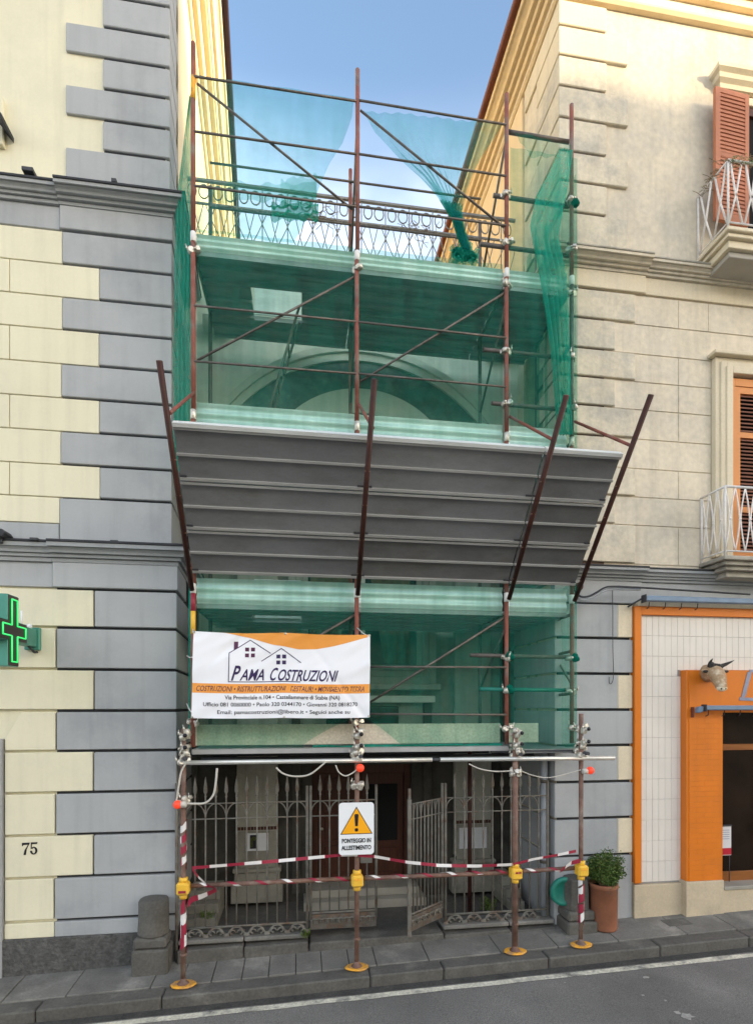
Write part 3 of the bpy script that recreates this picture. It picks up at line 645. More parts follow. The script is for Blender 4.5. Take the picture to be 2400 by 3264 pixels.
# ---- upper window: opened terracotta shutter, hood, dark opening
zwt = PZ(2365, 318, 6.3); zwf = PZ(2330, 735, 6.3); XW0 = PX(2378, 6.33); XW1 = XW0 + 1.15
mb = MB(); mb.box(XW0, XW1, 6.355, 6.368, zwf, zwt - .02); mb.build('dark_reveal', M['black'], rb)
mb = MB(); mb.box(XW0 - .08, XW0, 6.30, 6.368, zwf, zwt - .05); mb.box(XW1, XW1 + .08, 6.30, 6.368, zwf, zwt - .05); mb.box(XW0 - .08, XW1 + .08, 6.298, 6.368, zwt - .05, zwt + .05); mb.build('window_frame', M['plaster3'], rb, bevel=.005)
mb = MB(); mb.box(XW0, XW1, 6.32, 6.354, zwt - .16, zwt - .055); mb.box(XW0 + .20, XW0 + .27, 6.33, 6.354, zwf, zwt - .165); mb.build('inner_frame', M['wood_dark'], rb, bevel=.004)
hx = PX(2292, 6.2)
mb = MB(); mb.moulding([(hx + .13, 6.37), (hx + .13, YF), (XW1 + .2, YF), (XW1 + .2, 6.37)], [(-.02, zwt + .12), (.03, zwt + .12), (.04, zwt + .17), (.08, zwt + .2), (.09, zwt + .25), (.13, zwt + .28), (.13, zwt + .33), (-.02, zwt + .33)], [(-1, 0), (-1, -1), (1, -1), (1, 0)]); mb.build('window_hood', M['plaster3'], rb)
def shutter(hxr, sgn, ang, par):
    """leaf hinged at hxr, swung back almost onto the wall"""
    w = .50; ca, sa = math.cos(ang), math.sin(ang); zb_, zt_ = zwf + .02, zwt - .02
    def pt(a_, d, z): return (hxr + sgn * (a_ * ca) + d * sa * sgn * 0, 6.215 - a_ * sa + d, z)
    def slab(mb, a0, a1, d0, d1, z0, z1): mb.hexa([pt(a0, d0, z0), pt(a1, d0, z0), pt(a1, d1, z0), pt(a0, d1, z0), pt(a0, d0, z1), pt(a1, d0, z1), pt(a1, d1, z1), pt(a0, d1, z1)])
    mb = MB()
    for a0, a1 in ((0, .06), (w - .07, w)): slab(mb, a0, a1, 0, .045, zb_, zt_)
    for z0, z1 in ((zb_, zb_ + .1), (zt_ - .06, zt_), ((zb_ + zt_) / 2 - .04, (zb_ + zt_) / 2 + .04)): slab(mb, .06, w - .07, .002, .045, z0, z1)
    lf = mb.build('shutter_leaf', M['shutter'], par)
    n = 30
    for i in range(n):
        z0 = zb_ + .1 + (zt_ - zb_ - .16) * i / n; z1 = zb_ + .1 + (zt_ - zb_ - .16) * (i + 1) / n
        mb = MB(); mb.hexa([pt(.06, .0, z0 + .002), pt(w - .07, .0, z0 + .002), pt(w - .07, .03, z0 + .002), pt(.06, .03, z0 + .002), pt(.06, .010, z1 - .001), pt(w - .07, .010, z1 - .001), pt(w - .07, .034, z1 - .001), pt(.06, .034, z1 - .001)])
        mb.build('slat', M['shutter'], lf)
    return lf
shutter(XW0 - .06, -1, R(4), rb); shutter(XW1 + .06, 1, R(4), rb)
for zz in (zwf + .35, zwt - .35):
    mb = MB(); mb.box(XW0 - .075, XW0 - .045, 6.25, 6.31, zz, zz + .06); mb.build('hinge', M['iron_dark'], rb)
# ---- balconies
def balcony(x0, x1, zt, yfr, steps, mslab, msof, period, hgt, mbar, fancy):
    mb = MB(); mb.box(x0, x1, yfr, 6.369, zt - .05, zt); slab = mb.build('balcony', mslab, rb, bevel=.008)
    k = 0
    for inset, dz0, dz1 in steps:
        mb = MB(); mb.box(x0 + inset, x1 - inset, yfr + inset, 6.368, zt - dz1, zt - dz0 - .001); mb.build('slab_moulding', mslab if k < len(steps) - 1 else msof, slab, bevel=.006); k += 1
    zb = zt + .06; zr = zt + hgt; i0 = .03
    mb = MB(); ya, xa, xb = yfr + i0, x0 + i0, x1 - i0
    for z, r in ((zr, .016), (zb, .010)): mb.tube([(xa, 6.36, z), (xa, ya, z), (xb, ya, z), (xb, 6.36, z)], r, 6)
    for px, py in ((xa, ya), (xb, ya), (xa, 6.35), (xb, 6.35)): mb.tube([(px, py, zt), (px, py, zr)], .014, 6)
    mb.build('handrail', mbar, slab)
    def bars(fn, length):
        n = max(1, round(length / period)); pr = length / n
        zm = (zb + zr) / 2
        for i in range(n):
            c = (i + .5) * pr
            for sg in (-1, 1):
                mb = MB(); a = pr / 2 - .006
                if fancy:
                    pts = []
                    for j in range(9):
                        s_ = -1 + 2 * j / 8; off = a * (1 - math.cos(s_ * math.pi)) / 2 if False else a * (abs(s_) ** 1.5)
                        q_ = fn(c + sg * (.007 + off)); pts.append((q_[0], q_[1], zm + s_ * (zr - zb) / 2))
                else:
                    pts = [(*fn(c - sg * a * .9), zb), (*fn(c + sg * a * .1), zm), (*fn(c + sg * a * .8), zr)]
                mb.tube(pts, .0085 if fancy else .012, 5); mb.build('bar', mbar, slab)
            if fancy:
                q_ = fn(c); mb = MB(); mb.ball((q_[0], q_[1], zm), .019, 6, 4); mb.build('collar', mbar, slab)
    bars(lambda d: (xa + d, ya), xb - xa); bars(lambda d: (xa, ya + d), 6.34 - ya); bars(lambda d: (xb, ya + d), 6.34 - ya)
    return slab
zB1 = P(2314.7, 1769, 5.93).z; XB1 = on_x(2240.6, 1809, PX(2240.6, 6.35)).x
balcony(XB1 - .05, XB1 + 2.05, zB1, 5.93, ((.05, .05, .10), (.10, .10, .15), (.17, .15, .22)), M['stone_bal'], M['stone_bal'], .135, .84, M['white_iron'], True)
zB2 = P(2320, 715, 5.83).z; XB2 = PX(2219, 6.35)
balcony(XB2, XB2 + 2.3, zB2, 5.83, ((.035, .05, .10), (.08, .10, .19), (.13, .19, .26)), M['plaster3'], M['soffit'], .2, .80, M['white_iron'], False)
# dried climber tangled on the upper balcony rail
mb = MB(); rr = random.Random(3)
for i in range(150):
    xx = XB2 + .02 + abs(rr.gauss(0, .5)); yy = 5.86 + (rr.random() * .45 if rr.random() < .4 else rr.gauss(0, .02)); zz = zB2 + .80 + rr.gauss(.0, .03)
    if yy > 5.93: xx = XB2 + .03 + rr.gauss(0, .02)
    d = Vector((rr.gauss(0, .07), rr.gauss(0, .03), rr.gauss(0, .035)))
    p0 = Vector((xx, yy, zz)); mb.tube([p0, p0 + d * .5 + Vector((0, 0, .012)), p0 + d], .0035, 4, caps=False)
vine = mb.build('dried_climber', M['leaf_dry'], label='tangle of dried climbing stems along the upper balcony rail', cat='plant')
mb = MB()
for i in range(60):
    xx = XB2 + .05 + abs(rr.gauss(0, .3)); zz = zB2 + .80 + rr.gauss(.0, .035); a_ = rr.random() * 6.3
    mb.add([(xx, 5.84, zz), (xx + .025 * math.cos(a_), 5.835, zz + .025 * math.sin(a_)), (xx + .02 * math.cos(a_ + 1), 5.845, zz + .02 * math.sin(a_ + 1))], [(0, 1, 2)])
mb.build('foliage', M['leaf_lt'], vine, fix=False)

# ================================================================== SHOP FRONT (part of the corner building)
SXE = 8.6
zs_t = PZ(2039, 1934, YF); zs_i = PZ(2039, 1961, YF); zs_b = PZ(2100, 2812, YF)
xi = PX(2040, YF)
mb = MB(); mb.box(SX0, xi, 6.295, 6.384, PZ(2028, 2815, YF), zs_t); mb.box(xi, SXE, 6.297, 6.384, zs_i, zs_t)
shop = mb.build('shop_front', M['orange_frame'], rb, bevel=.005)
XP0 = PX(2187, 6.24); zp_t = PZ(2187, 2136, 6.24)                  # orange tiled door surround standing proud
mb = MB(); mb.box(xi + .001, XP0 + .05, 6.352, 6.383, zs_b - .02, zs_i - .001); mb.box(XP0 + .0501, SXE, 6.352, 6.383, zp_t - .05, zs_i - .001); mb.build('tile_bed', M['grout'], shop)
vt = [1962, 2027, 2092, 2156, 2221, 2287, 2352, 2418, 2484, 2549, 2615, 2681, 2747, 2812]
zt_ = [PZ(2100, v, YF) for v in vt]
tw = .0862; tiles = {}
def tile(x0, x1, z0, z1):
    key = (round(x1 - x0, 3), round(z1 - z0, 3))
    if key not in tiles:
        m_ = MB(); w, h = key[0] / 2 - .0012, key[1] / 2 - .0012
        m_.box(-w, w, -.006, .006, -h, h); tiles[key] = m_.mesh('tile', M['tile'], bevel=.0018)[0]
    link('tile', tiles[key], shop, ((x0 + x1) / 2, 6.346 + random.uniform(-.0008, .0008), (z0 + z1) / 2), rot=(random.uniform(-.004, .004), 0, random.uniform(-.006, .006)))
for r in range(len(zt_) - 1):
    n = 26 if r < 3 else 7
    for c in range(n):
        a_ = xi + .004 + c * tw; b_ = a_ + tw
        zlo = zt_[r + 1]
        if r >= 2 and b_ > XP0 and zlo < zp_t:
            if zt_[r] > zp_t + .03 and a_ > XP0 - .05: zlo = zp_t + .001
            elif a_ > XP0 - .03: continue
            else: b_ = XP0
        tile(a_, b_, zlo, zt_[r])
# proud orange surround of small slips
mb = MB(); zj = PZ(2240, 2808, 6.24)
mb.box(XP0, DX0, 6.238, 6.384, zj, zp_t); mb.box(DX0, DX1, 6.238, 6.384, DZT, zp_t); mb.box(DX1, DX1 + .45, 6.238, 6.384, zj, zp_t)
sur = mb.build('door_surround', M['orange_frame'], shop, bevel=.004)
slip = {}
def slips(x0, x1, z0, z1):
    rows = max(1, round((z1 - z0) / .066)); h = (z1 - z0) / rows
    for i in range(rows):
        x = x0 - (.1 if i % 2 else 0)
        while x < x1 - .005:
            a_, b_ = max(x, x0), min(x + .21, x1); x += .21
            if b_ - a_ < .02: continue
            key = (round(b_ - a_, 3), round(h, 4))
            if key not in slip:
                m_ = MB(); m_.box(-key[0] / 2 + .0003, key[0] / 2 - .0003, -.004, .004, -h / 2 + .0004, h / 2 - .0004); slip[key] = m_.mesh('tile', M['orange'], bevel=.0010)[0]
            link('tile', slip[key], sur, ((a_ + b_) / 2, 6.235 + random.uniform(-.0006, .0006), z0 + (i + .5) * h))
slips(XP0 + .035, DX0 - .012, zj, DZT)
mb = MB(); mb.box(XP0 + .036, DX1 + .44, 6.230, 6.237, DZT + .03, zp_t - .012); mb.build('fascia_panel', M['orange'], sur, bevel=.002)
mb = MB(); mb.box(SX0 - .004, XP0 - .001, 6.30, 6.384, -.1, zs_b - .022); mb.build('plinth_stone', M['travertine'], shop, bevel=.006)
mb = MB(); mb.box(XP0 - .015, DX0 + .004, 6.215, 6.384, -.1, zj - .002); mb.build('plinth_stone', M['travertine'], shop, bevel=.006)
zst_ = PZ(2320, 2829, 6.2)
mb = MB(); mb.box(DX0 + .005, DX1, 6.21, 6.9, zst_ - .045, zst_); mb.build('threshold', M['marble'], shop, bevel=.005)
mb = MB(); mb.box(DX0 + .005, DX1, 6.23, 6.9, -.1, zst_ - .046); mb.build('step_riser', M['travertine'], shop, bevel=.005)
# recessed shop door: brown frame, transom, dark glass, dark room behind
yd = 6.42; ztr = PZ(2330, 2380, yd)
mb = MB(); mb.box(DX0 + .031, DX0 + .10, yd, yd + .06, zst_ + .001, DZT + .018); mb.box(DX0 + .10, DX1 - .002, yd, yd + .06, ztr - .05, ztr + .03)
mb.box(DX0 + .10, DX1 - .002, yd, yd + .06, zst_ + .001, zst_ + .12); mb.box(DX0 + .62, DX0 + .70, yd, yd + .06, zst_ + .12, ztr - .05)
sd = mb.build('shop_door', M['brown_door'], shop, bevel=.004)
mb = MB(); mb.box(DX0 + .101, DX0 + .619, yd + .02, yd + .028, zst_ + .121, ztr - .051); mb.box(DX0 + .701, DX1 - .003, yd + .02, yd + .028, zst_ + .121, ztr - .051); mb.box(DX0 + .101, DX1 - .003, yd + .02, yd + .028, ztr + .031, DZT + .018); mb.build('pane', M['shop_glass'], sd)
mb = MB(); mb.box(DX0 + .05, DX1 - .05, 6.95, 7.0, 0, DZT); mb.build('dark_room', M['black'], shop)
mb = MB(); mb.box(DX0 + .033, DX0 + .047, 6.484, 7.0, 0, DZT); mb.box(DX1 - .03, DX1 - .01, 6.484, 7.0, 0, DZT); mb.build('dark_room', M['black'], shop)
# painted letter on the fascia (cut off by the frame)
p = P(2380, 2233, 6.228)
lt = MB(); z0 = PZ(2370, 2230, 6.228); z1 = PZ(2400, 2135, 6.228) - .03
xa, xb = PX(2362, 6.228), PX(2385, 6.228); hgt = z1 - z0
lt.prism_y([(xa, z0 + .03), (xa + .055, z0 + .03), (xa + .15, z1), (xa + .09, z1)], 6.222, 6.2295)
lt.prism_y([(xa - .03, z0 - .012), (xa + .32, z0 - .025), (xa + .32, z0 + .012), (xa - .02, z0 + .028)], 6.220, 6.2295)
lt.prism_y([(xa + .12, z1 + .001), (xa + .40, z1 - .005), (xa + .40, z1 + .028), (xa + .12, z1 + .03)], 6.222, 6.2295)
lt.build('fascia_letter', M['letter_grey'], sur)
# awning cases
def awning(p0, p1, r, y, label, name='awning', hooks=4, arm=True):
    rt = root(name, p0, label, 'awning')
    mb = MB(); mb.box(p0[0], p1[0], y - .10, y - .10 + 2 * r, p0[2] - r, p0[2] + r); mb.build('case', M['awning'], rt, bevel=r * .35)
    mb = MB(); mb.box(p0[0] - .012, p0[0] - .001, y - .115, y - .085 + 2 * r, p0[2] - r - .015, p0[2] + r + .012); mb.build('end_cap', M['iron_dark'], rt, bevel=.003)
    if arm:
        mb = MB(); mb.tube([(p0[0] + .03, y - .06, p0[2] + r), (p0[0] - .16, y + .03, p0[2] - .09)], .012, 6); mb.build('arm', M['iron_dark'], rt)
    for i in range(hooks):
        xx = p0[0] + .09 + i * .22
        mb = MB(); mb.tube([(xx, y - .03, p0[2] - r), (xx, y - .02, p0[2] - r - .06), (xx, y + .02, p0[2] - r - .075)], .006, 5); mb.build('hook', M['iron_dark'], rt)
    return rt
pa = P(2048, 1910, 6.22); pb = P(2720, 1910, 6.22)
awning((pa.x, 6.25, pa.z), (SXE, 6.25, pa.z), .034, 6.25, 'long blue grey awning case under the balcony at the top of the shop front')
mb = MB(); mb.box(pa.x - .02, SXE, 6.285, 6.384, zs_t + .002, zs_t + .075); mb.build('shop_header', M['plaster3'], shop, bevel=.003)
pa = P(2238, 2257, 6.16)
awning((pa.x, 6.19, pa.z), (DX1 + .1, 6.19, pa.z), .03, 6.19, 'blue grey awning rail just above the dark shop doorway', arm=False, hooks=5)
p = P(2222, 2262, 6.16)
br = root('awning_bracket', (p.x, 6.16, p.z), 'dark metal awning bracket on the orange tiles below the bull head', 'bracket')
mb = MB(); mb.prism_y([(p.x - .02, p.z - .045), (p.x + .05, p.z - .03), (p.x + .055, p.z + .04), (p.x - .015, p.z + .03)], 6.11, 6.18); mb.build('bracket_body', M['awning'], br, bevel=.008)
mb = MB(); mb.box(p.x - .035, p.x - .021, 6.18, 6.231, p.z - .10, p.z + .03); mb.build('wall_plate', M['eave_red'], br, bevel=.003)
# framed menu board standing in the doorway
p0, p1 = P(2296, 2637, 6.36), P(2333, 2728, 6.36)
mr_ = root('menu_board', (p0.x, 6.36, p1.z), 'white and red menu sheet in the shop doorway', 'sign')
x0_, x1_ = DX0 + .05, p1.x
mb = MB(); mb.box(x0_, x1_, 6.37, 6.385, p1.z, p0.z); mb.build('sheet', M['paper'], mr_, bevel=.003)
mb = MB(); mb.box(x0_ + .002, x1_ - .004, 6.3665, 6.3699, p1.z + .01, p1.z + .095); mb.build('red_print', mat('crimson_print', (0.42, 0.012, 0.03), 0.5), mr_)
mb = MB(); mb.box(x0_ - .004, x1_ + .004, 6.362, 6.39, p0.z + .001, p0.z + .02); mb.build('clip', M['iron_dark'], mr_, bevel=.003)
mb = MB()
for k in range(5): mb.box(x0_ + .02, x1_ - .03, 6.367, 6.3699, p0.z - .05 - k * .028, p0.z - .043 - k * .028)
mb.build('print', M['letter_grey'], mr_)
mb = MB()
for xx in (x0_ + .01, x1_ - .01): mb.tube([(xx, 6.39, p1.z), (xx, 6.395, zst_)], .006, 5)
mb.build('stand', M['iron_dark'], mr_)

# ================================================================== BULL HEAD ORNAMENT
c = P(2273, 2160, 6.10)
bull = root('bull_head', (c.x, 6.22, c.z), 'tan bull head ornament with dark horns mounted on the orange fascia', 'ornament')
rings = []   # from neck at the wall to muzzle: (dx, y, dz, rx, rz)
spec_ = [(.02, 6.226, .05, .100, .12), (.015, 6.14, .065, .112, .105), (.01, 6.08, .05, .112, .095), (.003, 6.035, .015, .104, .085), (-.003, 6.00, -.04, .088, .074), (-.008, 5.975, -.09, .075, .062), (-.010, 5.955, -.125, .072, .052), (-.012, 5.948, -.152, .052, .034), (-.012, 5.952, -.162, .012, .010)]
def bull_ring(i, n=16):
    dx, y, dz, rx, rz = spec_[i]; a = spec_[max(i - 1, 0)]; b_ = spec_[min(i + 1, len(spec_) - 1)]
    d = Vector((b_[0] - a[0], b_[1] - a[1], b_[2] - a[2])).normalized(); up = Vector((1, 0, 0)).cross(d).normalized()
    return [Vector((c.x + dx, y, c.z + dz)) + Vector((1, 0, 0)) * rx * math.cos(2 * math.pi * k / n) + up * rz * math.sin(2 * math.pi * k / n) * (1.0 if math.sin(2 * math.pi * k / n) < 0 else .9) for k in range(n)]
vs_ = []; n = 16
for i in range(len(spec_)): vs_ += bull_ring(i)
mb = MB(); mb.add(vs_, [(i * n + k, i * n + (k + 1) % n, (i + 1) * n + (k + 1) % n, (i + 1) * n + k) for i in range(len(spec_) - 1) for k in range(n)], True)
mb.f.append(tuple(range(len(vs_) - n, len(vs_)))); mb.sm.append(True)
hd = mb.build('head', M['cow_hair'], bull)
mb = MB(); mb.ball((c.x - .012, 5.948, c.z - .135), .060, 14, 8, (1.16, .62, .72)); muz = mb.build('muzzle', M['cow_pale'], bull)
for s in (-1, 1):
    mb = MB(); mb.ball((c.x - .012 + s * .028, 5.918, c.z - .145), .013, 8, 6, (1, .5, .8)); mb.build('nostril', M['blackp'], muz)
    mb = MB(); mb.ball((c.x + .006 + s * .078, 6.045, c.z + .045), .016, 10, 8, (.7, 1, .9)); mb.build('eye', M['blackp'], bull)
    h0 = Vector((c.x + .015 + s * .06, 6.10, c.z + .13))
    pts = [h0 + Vector((s * .11 * t, -.02 * math.sin(t * 2), .075 * t * t + .02 * t)) for t in (0, .25, .5, .75, 1)]
    if s > 0: pts = [h0 + Vector((.20 * t, -.02 * t, .065 * t + .02 * t * t)) for t in (0, .25, .5, .75, 1)]
    else: pts = [h0 + Vector((.06 * t * t - .03 * t, -.015 * t, .105 * t)) for t in (0, .25, .5, .75, 1)]
    mb = MB(); mb.tube(pts, [.028, .025, .020, .012, .002], 8); mb.build('horn', M['cow_dark'], bull)
    e0 = Vector((c.x + .012 + s * .085, 6.10, c.z + .085)); mb = MB()
    mb.ball(e0 + Vector((s * .05, -.01, -.006)), .05, 12, 8, (1.1, .42, .55)); ear = mb.build('ear', M['cow_hair'], bull)
    mb = MB(); mb.ball(e0 + Vector((s * .055, -.030, -.012)), .035, 10, 6, (1.05, .25, .5)); mb.build('ear_inside', M['cow_dark'], ear)
mb = MB(); rr = random.Random(5)
for i in range(26):
    a_ = rr.random(); mb.ball((c.x - .05 + .13 * a_, 6.085 + rr.gauss(0, .018), c.z + .135 + rr.gauss(0, .010)), .024 + rr.random() * .008, 7, 5)
mb.build('forelock', M['cow_dark'], bull)

# ================================================================== CENTRAL HOUSE between the two
YC = 7.70
ch = root('terrace_house', (.9, 8.3, 0), 'low pale house with arched fanlight and roof terrace behind the scaffold', 'building')
X0, X1 = -1.62, 3.19
DXa, DXb = .178, 1.60; ZD = 2.02
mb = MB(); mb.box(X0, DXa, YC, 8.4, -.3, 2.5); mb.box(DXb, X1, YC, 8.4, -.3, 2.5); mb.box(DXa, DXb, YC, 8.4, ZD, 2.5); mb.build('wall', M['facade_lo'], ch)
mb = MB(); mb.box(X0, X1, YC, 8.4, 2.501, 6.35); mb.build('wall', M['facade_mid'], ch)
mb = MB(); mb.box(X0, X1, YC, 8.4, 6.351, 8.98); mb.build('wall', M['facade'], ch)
mb = MB(); mb.box(X0, X1, 8.4, 15, 8.5, 8.96); mb.build('terrace_floor', M['travertine'], ch)
mb = MB(); mb.moulding([(X0, YC), (X1, YC)], cornice_prof(8.72, .30, .26), [(0, -1), (0, -1)]); mb.build('cornice', M['facade_trim'], ch)
# arched fanlight
AX = .89
def arc_band(cx, cz, r0, r1, zmin, y0, y1, n=40):
    mb = MB(); vs_ = []; a0 = math.asin(max(-1, min(1, (zmin - cz) / r0)))
    for i in range(n + 1):
        a = a0 + (math.pi - 2 * a0) * i / n
        for r, y in ((r0, y0), (r1, y0), (r1, y1), (r0, y1)): vs_.append((cx + r * math.cos(a), y, cz + r * math.sin(a)))
    fs = [(i * 4 + k, i * 4 + (k + 1) % 4, (i + 1) * 4 + (k + 1) % 4, (i + 1) * 4 + k) for i in range(n) for k in range(4)] + [(0, 1, 2, 3), (n * 4 + 3, n * 4 + 2, n * 4 + 1, n * 4)]
    return mb.add(vs_, fs)
def disc_seg(cx, cz, r, zmin, y, n=40, r_in=None):
    mb = MB(); a0 = math.asin((zmin - cz) / r)
    return mb.prism_y([(cx + r * math.cos(a0 + (math.pi - 2 * a0) * i / n), cz + r * math.sin(a0 + (math.pi - 2 * a0) * i / n)) for i in range(n + 1)], y, y + .03)
disc_seg(AX, 5.47, 2.24, 6.55, YC - .032).build('fanlight', M['lunette'], ch)
arc_band(AX, 5.47, 2.24, 2.34, 6.5, YC - .07, YC - .0301).build('arch_moulding', M['facade_trim'], ch)
arc_band(AX, 5.47, 2.342, 2.43, 6.5, YC - .11, YC - .002).build('arch_moulding', M['facade_trim'], ch)
arc_band(AX, 5.88, 1.08, 1.42, 6.6, YC - .10, YC - .033).build('inner_arch', M['facade_trim'], ch)
disc_seg(AX, 5.88, 1.078, 6.6, YC - .07).build('inner_glass', M['glass_dark'], ch)
for s in (-1, 1):                                                   # scrolled brackets under the cornice
    bx = AX + s * 1.98
    mb = MB(); mb.lathe((bx - .18, YC - .1, 8.0), [(.02, 0), (.11, 0), (.11, .36), (.02, .36)], 20, 'x'); mb.build('scroll', M['facade_trim'], ch)
mb = MB(); mb.box(X0, X1, YC - .05, YC - .001, 6.30, 6.48); mb.build('string_course', M['facade_trim'], ch, bevel=.01)
# pilasters, two storeys
pls = [(PX(755, 7.6), PX(885, 7.6)), (PX(1450, 7.6), PX(1565, 7.6))]
for a_, b_ in pls:
    mb = MB(); mb.box(a_, b_, 7.58, YC - .001, .7, 2.36); pl = mb.build('pilaster', M['pil_up'], ch, bevel=.008)
    mb = MB(); mb.box(a_ - .07, b_ + .07, 7.50, YC - .001, .2, .46); mb.build('pilaster_base', M['pilaster'], pl, bevel=.01)
    mb = MB(); mb.box(a_ - .03, b_ + .03, 7.54, YC - .001, .461, .60); mb.build('pilaster_base', M['pilaster'], pl, bevel=.012)
    mb = MB(); mb.box(a_ - .05, b_ + .05, 7.52, YC - .001, .601, .66); mb.build('pilaster_base', M['pilaster'], pl, bevel=.012)
    mb = MB(); mb.box(a_ + .02, b_ - .02, 7.574, 7.579, .66, 1.16); mb.build('dado_panel', M['pilaster'], pl)
    mb = MB(); n = 12
    for k in range(n):
        xx = a_ + .01 + (b_ - a_ - .02) * k / n; mb.box(xx + .003, xx + (b_ - a_) / n - .006, 7.572, 7.579, 1.17, 1.215)
    mb.build('mosaic_strip', M['wood_dark'], pl)
    mb = MB(); mb.box(a_ - .03, b_ + .03, 7.55, YC - .001, 2.361, 2.46); mb.build('capital', M['facade_trim'], pl, bevel=.015)
    mb = MB(); mb.box(a_, b_, 7.60, YC - .001, 2.53, 6.28); mb.build('pilaster', M['frame_mid'], ch, bevel=.008)
for xx in (X0 + .05, X1 - .28):
    mb = MB(); mb.box(xx, xx + .22, 7.62, YC - .001, .2, 6.28); mb.build('corner_pilaster', M['facade_lo'], ch, bevel=.01)
# first floor windows with stepped surrounds
def house_window(x0, x1, z0, z1):
    mb = MB(); mb.box(x0, x1, YC - .012, YC - .002, z0, z1); w = mb.build('window', M['glass_dark'], ch)
    for k, (o, y) in enumerate(((.08, .05), (.17, .075), (.27, .10))):
        i = (.0, .0801, .1701)[k]; mb = MB()
        mb.box(x0 - o, x0 - i, YC - y, YC - .001, z0 - o, z1 + o); mb.box(x1 + i, x1 + o, YC - y, YC - .001, z0 - o, z1 + o)
        mb.box(x0 - i + .0001, x1 + i - .0001, YC - y, YC - .001, z0 - o, z0 - i); mb.box(x0 - i + .0001, x1 + i - .0001, YC - y, YC - .001, z1 + i, z1 + o)
        mb.build('window_frame', M['frame_mid'], w, bevel=.006)
    mb = MB(); mb.box((x0 + x1) / 2 - .03, (x0 + x1) / 2 + .03, YC - .04, YC - .013, z0, z1); mb.build('mullion', M['facade_trim'], w)
    mb = MB(); mb.box(x0 - .33, x1 + .33, YC - .17, YC - .001, z0 - .36, z0 - .2701); mb.build('window_sill', M['frame_mid'], w, bevel=.015)
    rr_ = random.Random(int(x0 * 100))
    for s in (0, 1):                                                # drawn curtain behind the glass
        xa_ = x0 + .03 + s * (x1 - x0) * .48; ww = (x1 - x0) * .44
        mb = MB(); mb.grid(lambda a, b: (xa_ + ww * a * (1 - .45 * (1 - b)) if s == 0 else xa_ + ww - ww * a * (1 - .45 * (1 - b)), YC - .016 - .006 * (1 + math.sin(a * 30)), z0 + .02 + (z1 - z0 - .03) * b), 24, 8)
        mb.build('curtain', mat('olive_curtain%d' % (s + int(x0 * 10)), (0.11, 0.10, 0.06), 0.9, 0.4, 9), w, fix=False)
house_window(.12, 1.66, 3.44, 5.4)
for a_, b_ in ((DXa - .28, DXa - .16), (DXb + .16, DXb + .28)):
    mb = MB(); mb.box(a_, b_, YC - .06, YC - .001, .25, 2.9); mb.build('door_jamb', M['facade_lo'], ch, bevel=.008)
mb = MB(); mb.box(DXa - .32, DXb + .32, YC - .12, YC - .001, 2.901, 3.0); mb.build('door_head', M['facade_trim'], ch, bevel=.012)
mb = MB(); mb.box(DXa + .2, DXb - .2, YC - .04, YC - .001, 2.55, 2.85); mb.build('door_panel', M['glass_dark'], ch, bevel=.008)
# front door: frame, left leaf with panels, right leaf ajar onto a dark hall
yd2 = 7.86
mb = MB(); mb.box(DXa, DXa + .09, yd2 - .05, yd2 + .06, .34, ZD); mb.box(DXb - .09, DXb, yd2 - .05, yd2 + .06, .34, ZD); mb.box(DXa + .09, DXb - .09, yd2 - .048, yd2 + .06, ZD - .13, ZD); mb.build('door_frame', M['wood_dark'], ch, bevel=.006)
def panel_door(x0, x1, y, zs, glass=None):
    mb = MB(); mb.box(x0, x1, y, y + .04, .36, ZD - .135); d = mb.build('door', M['wood_dark'], ch, bevel=.004)
    for k, (a_, b_) in enumerate(zs):
        mb = MB(); o = .09
        mb.box(x0 + o, x1 - o, y - .012, y - .0005, a_, b_); mb.build('panel', M['wood_dark'] if glass != k else M['black'], d, bevel=.010 if glass != k else .002)
    mb = MB(); mb.ball((x0 + .05, y - .03, 1.10), .022, 10, 6); mb.build('handle', M['marble'], d)
xm = (DXa + DXb) / 2
panel_door(DXa + .092, xm - .002, yd2, ((.45, .85), (.93, 1.35), (1.43, 1.82)))
panel_door(xm + .002, DXb - .092, yd2 + .012, ((.45, .80), (.9, 1.72)), glass=1)
mb = MB(); mb.box(DXa, DXb, yd2 + .07, yd2 + .09, -.2, ZD); mb.build('dark_hall', M['black'], ch)
mb = MB(); mb.box(DXa - .12, DXb + .12, 7.30, YC - .002, .10, .24); mb.build('door_step', M['marble'], ch, bevel=.008)
mb = MB(); mb.box(DXa - .05, DXb + .05, 7.45, yd2, .2405, .345); mb.build('door_step', M['marble'], ch, bevel=.008)
# forecourt floor and stone benches with pots of greenery
fc = MB(); fc.box(X0, X1, 6.55, YC + .2, -.3, .13); fc.build('forecourt', M['basalt'], kind='structure')
# blank side face under the left neighbour, with a doorway showing steps
for z0, z1, y0 in ((.13, .26, 6.9), (.2605, .38, 7.05), (.3805, .50, 7.2)):
    mb = MB(); mb.box(X0 + .22, X0 + .62, y0, YC - .09, z0, z1); mb.build('side_step', M['pilaster'], ch, bevel=.008)
    mb = MB(); mb.box(2.76, 2.96, y0, YC - .09, z0, z1); mb.build('side_step', M['pilaster'], ch, bevel=.008)
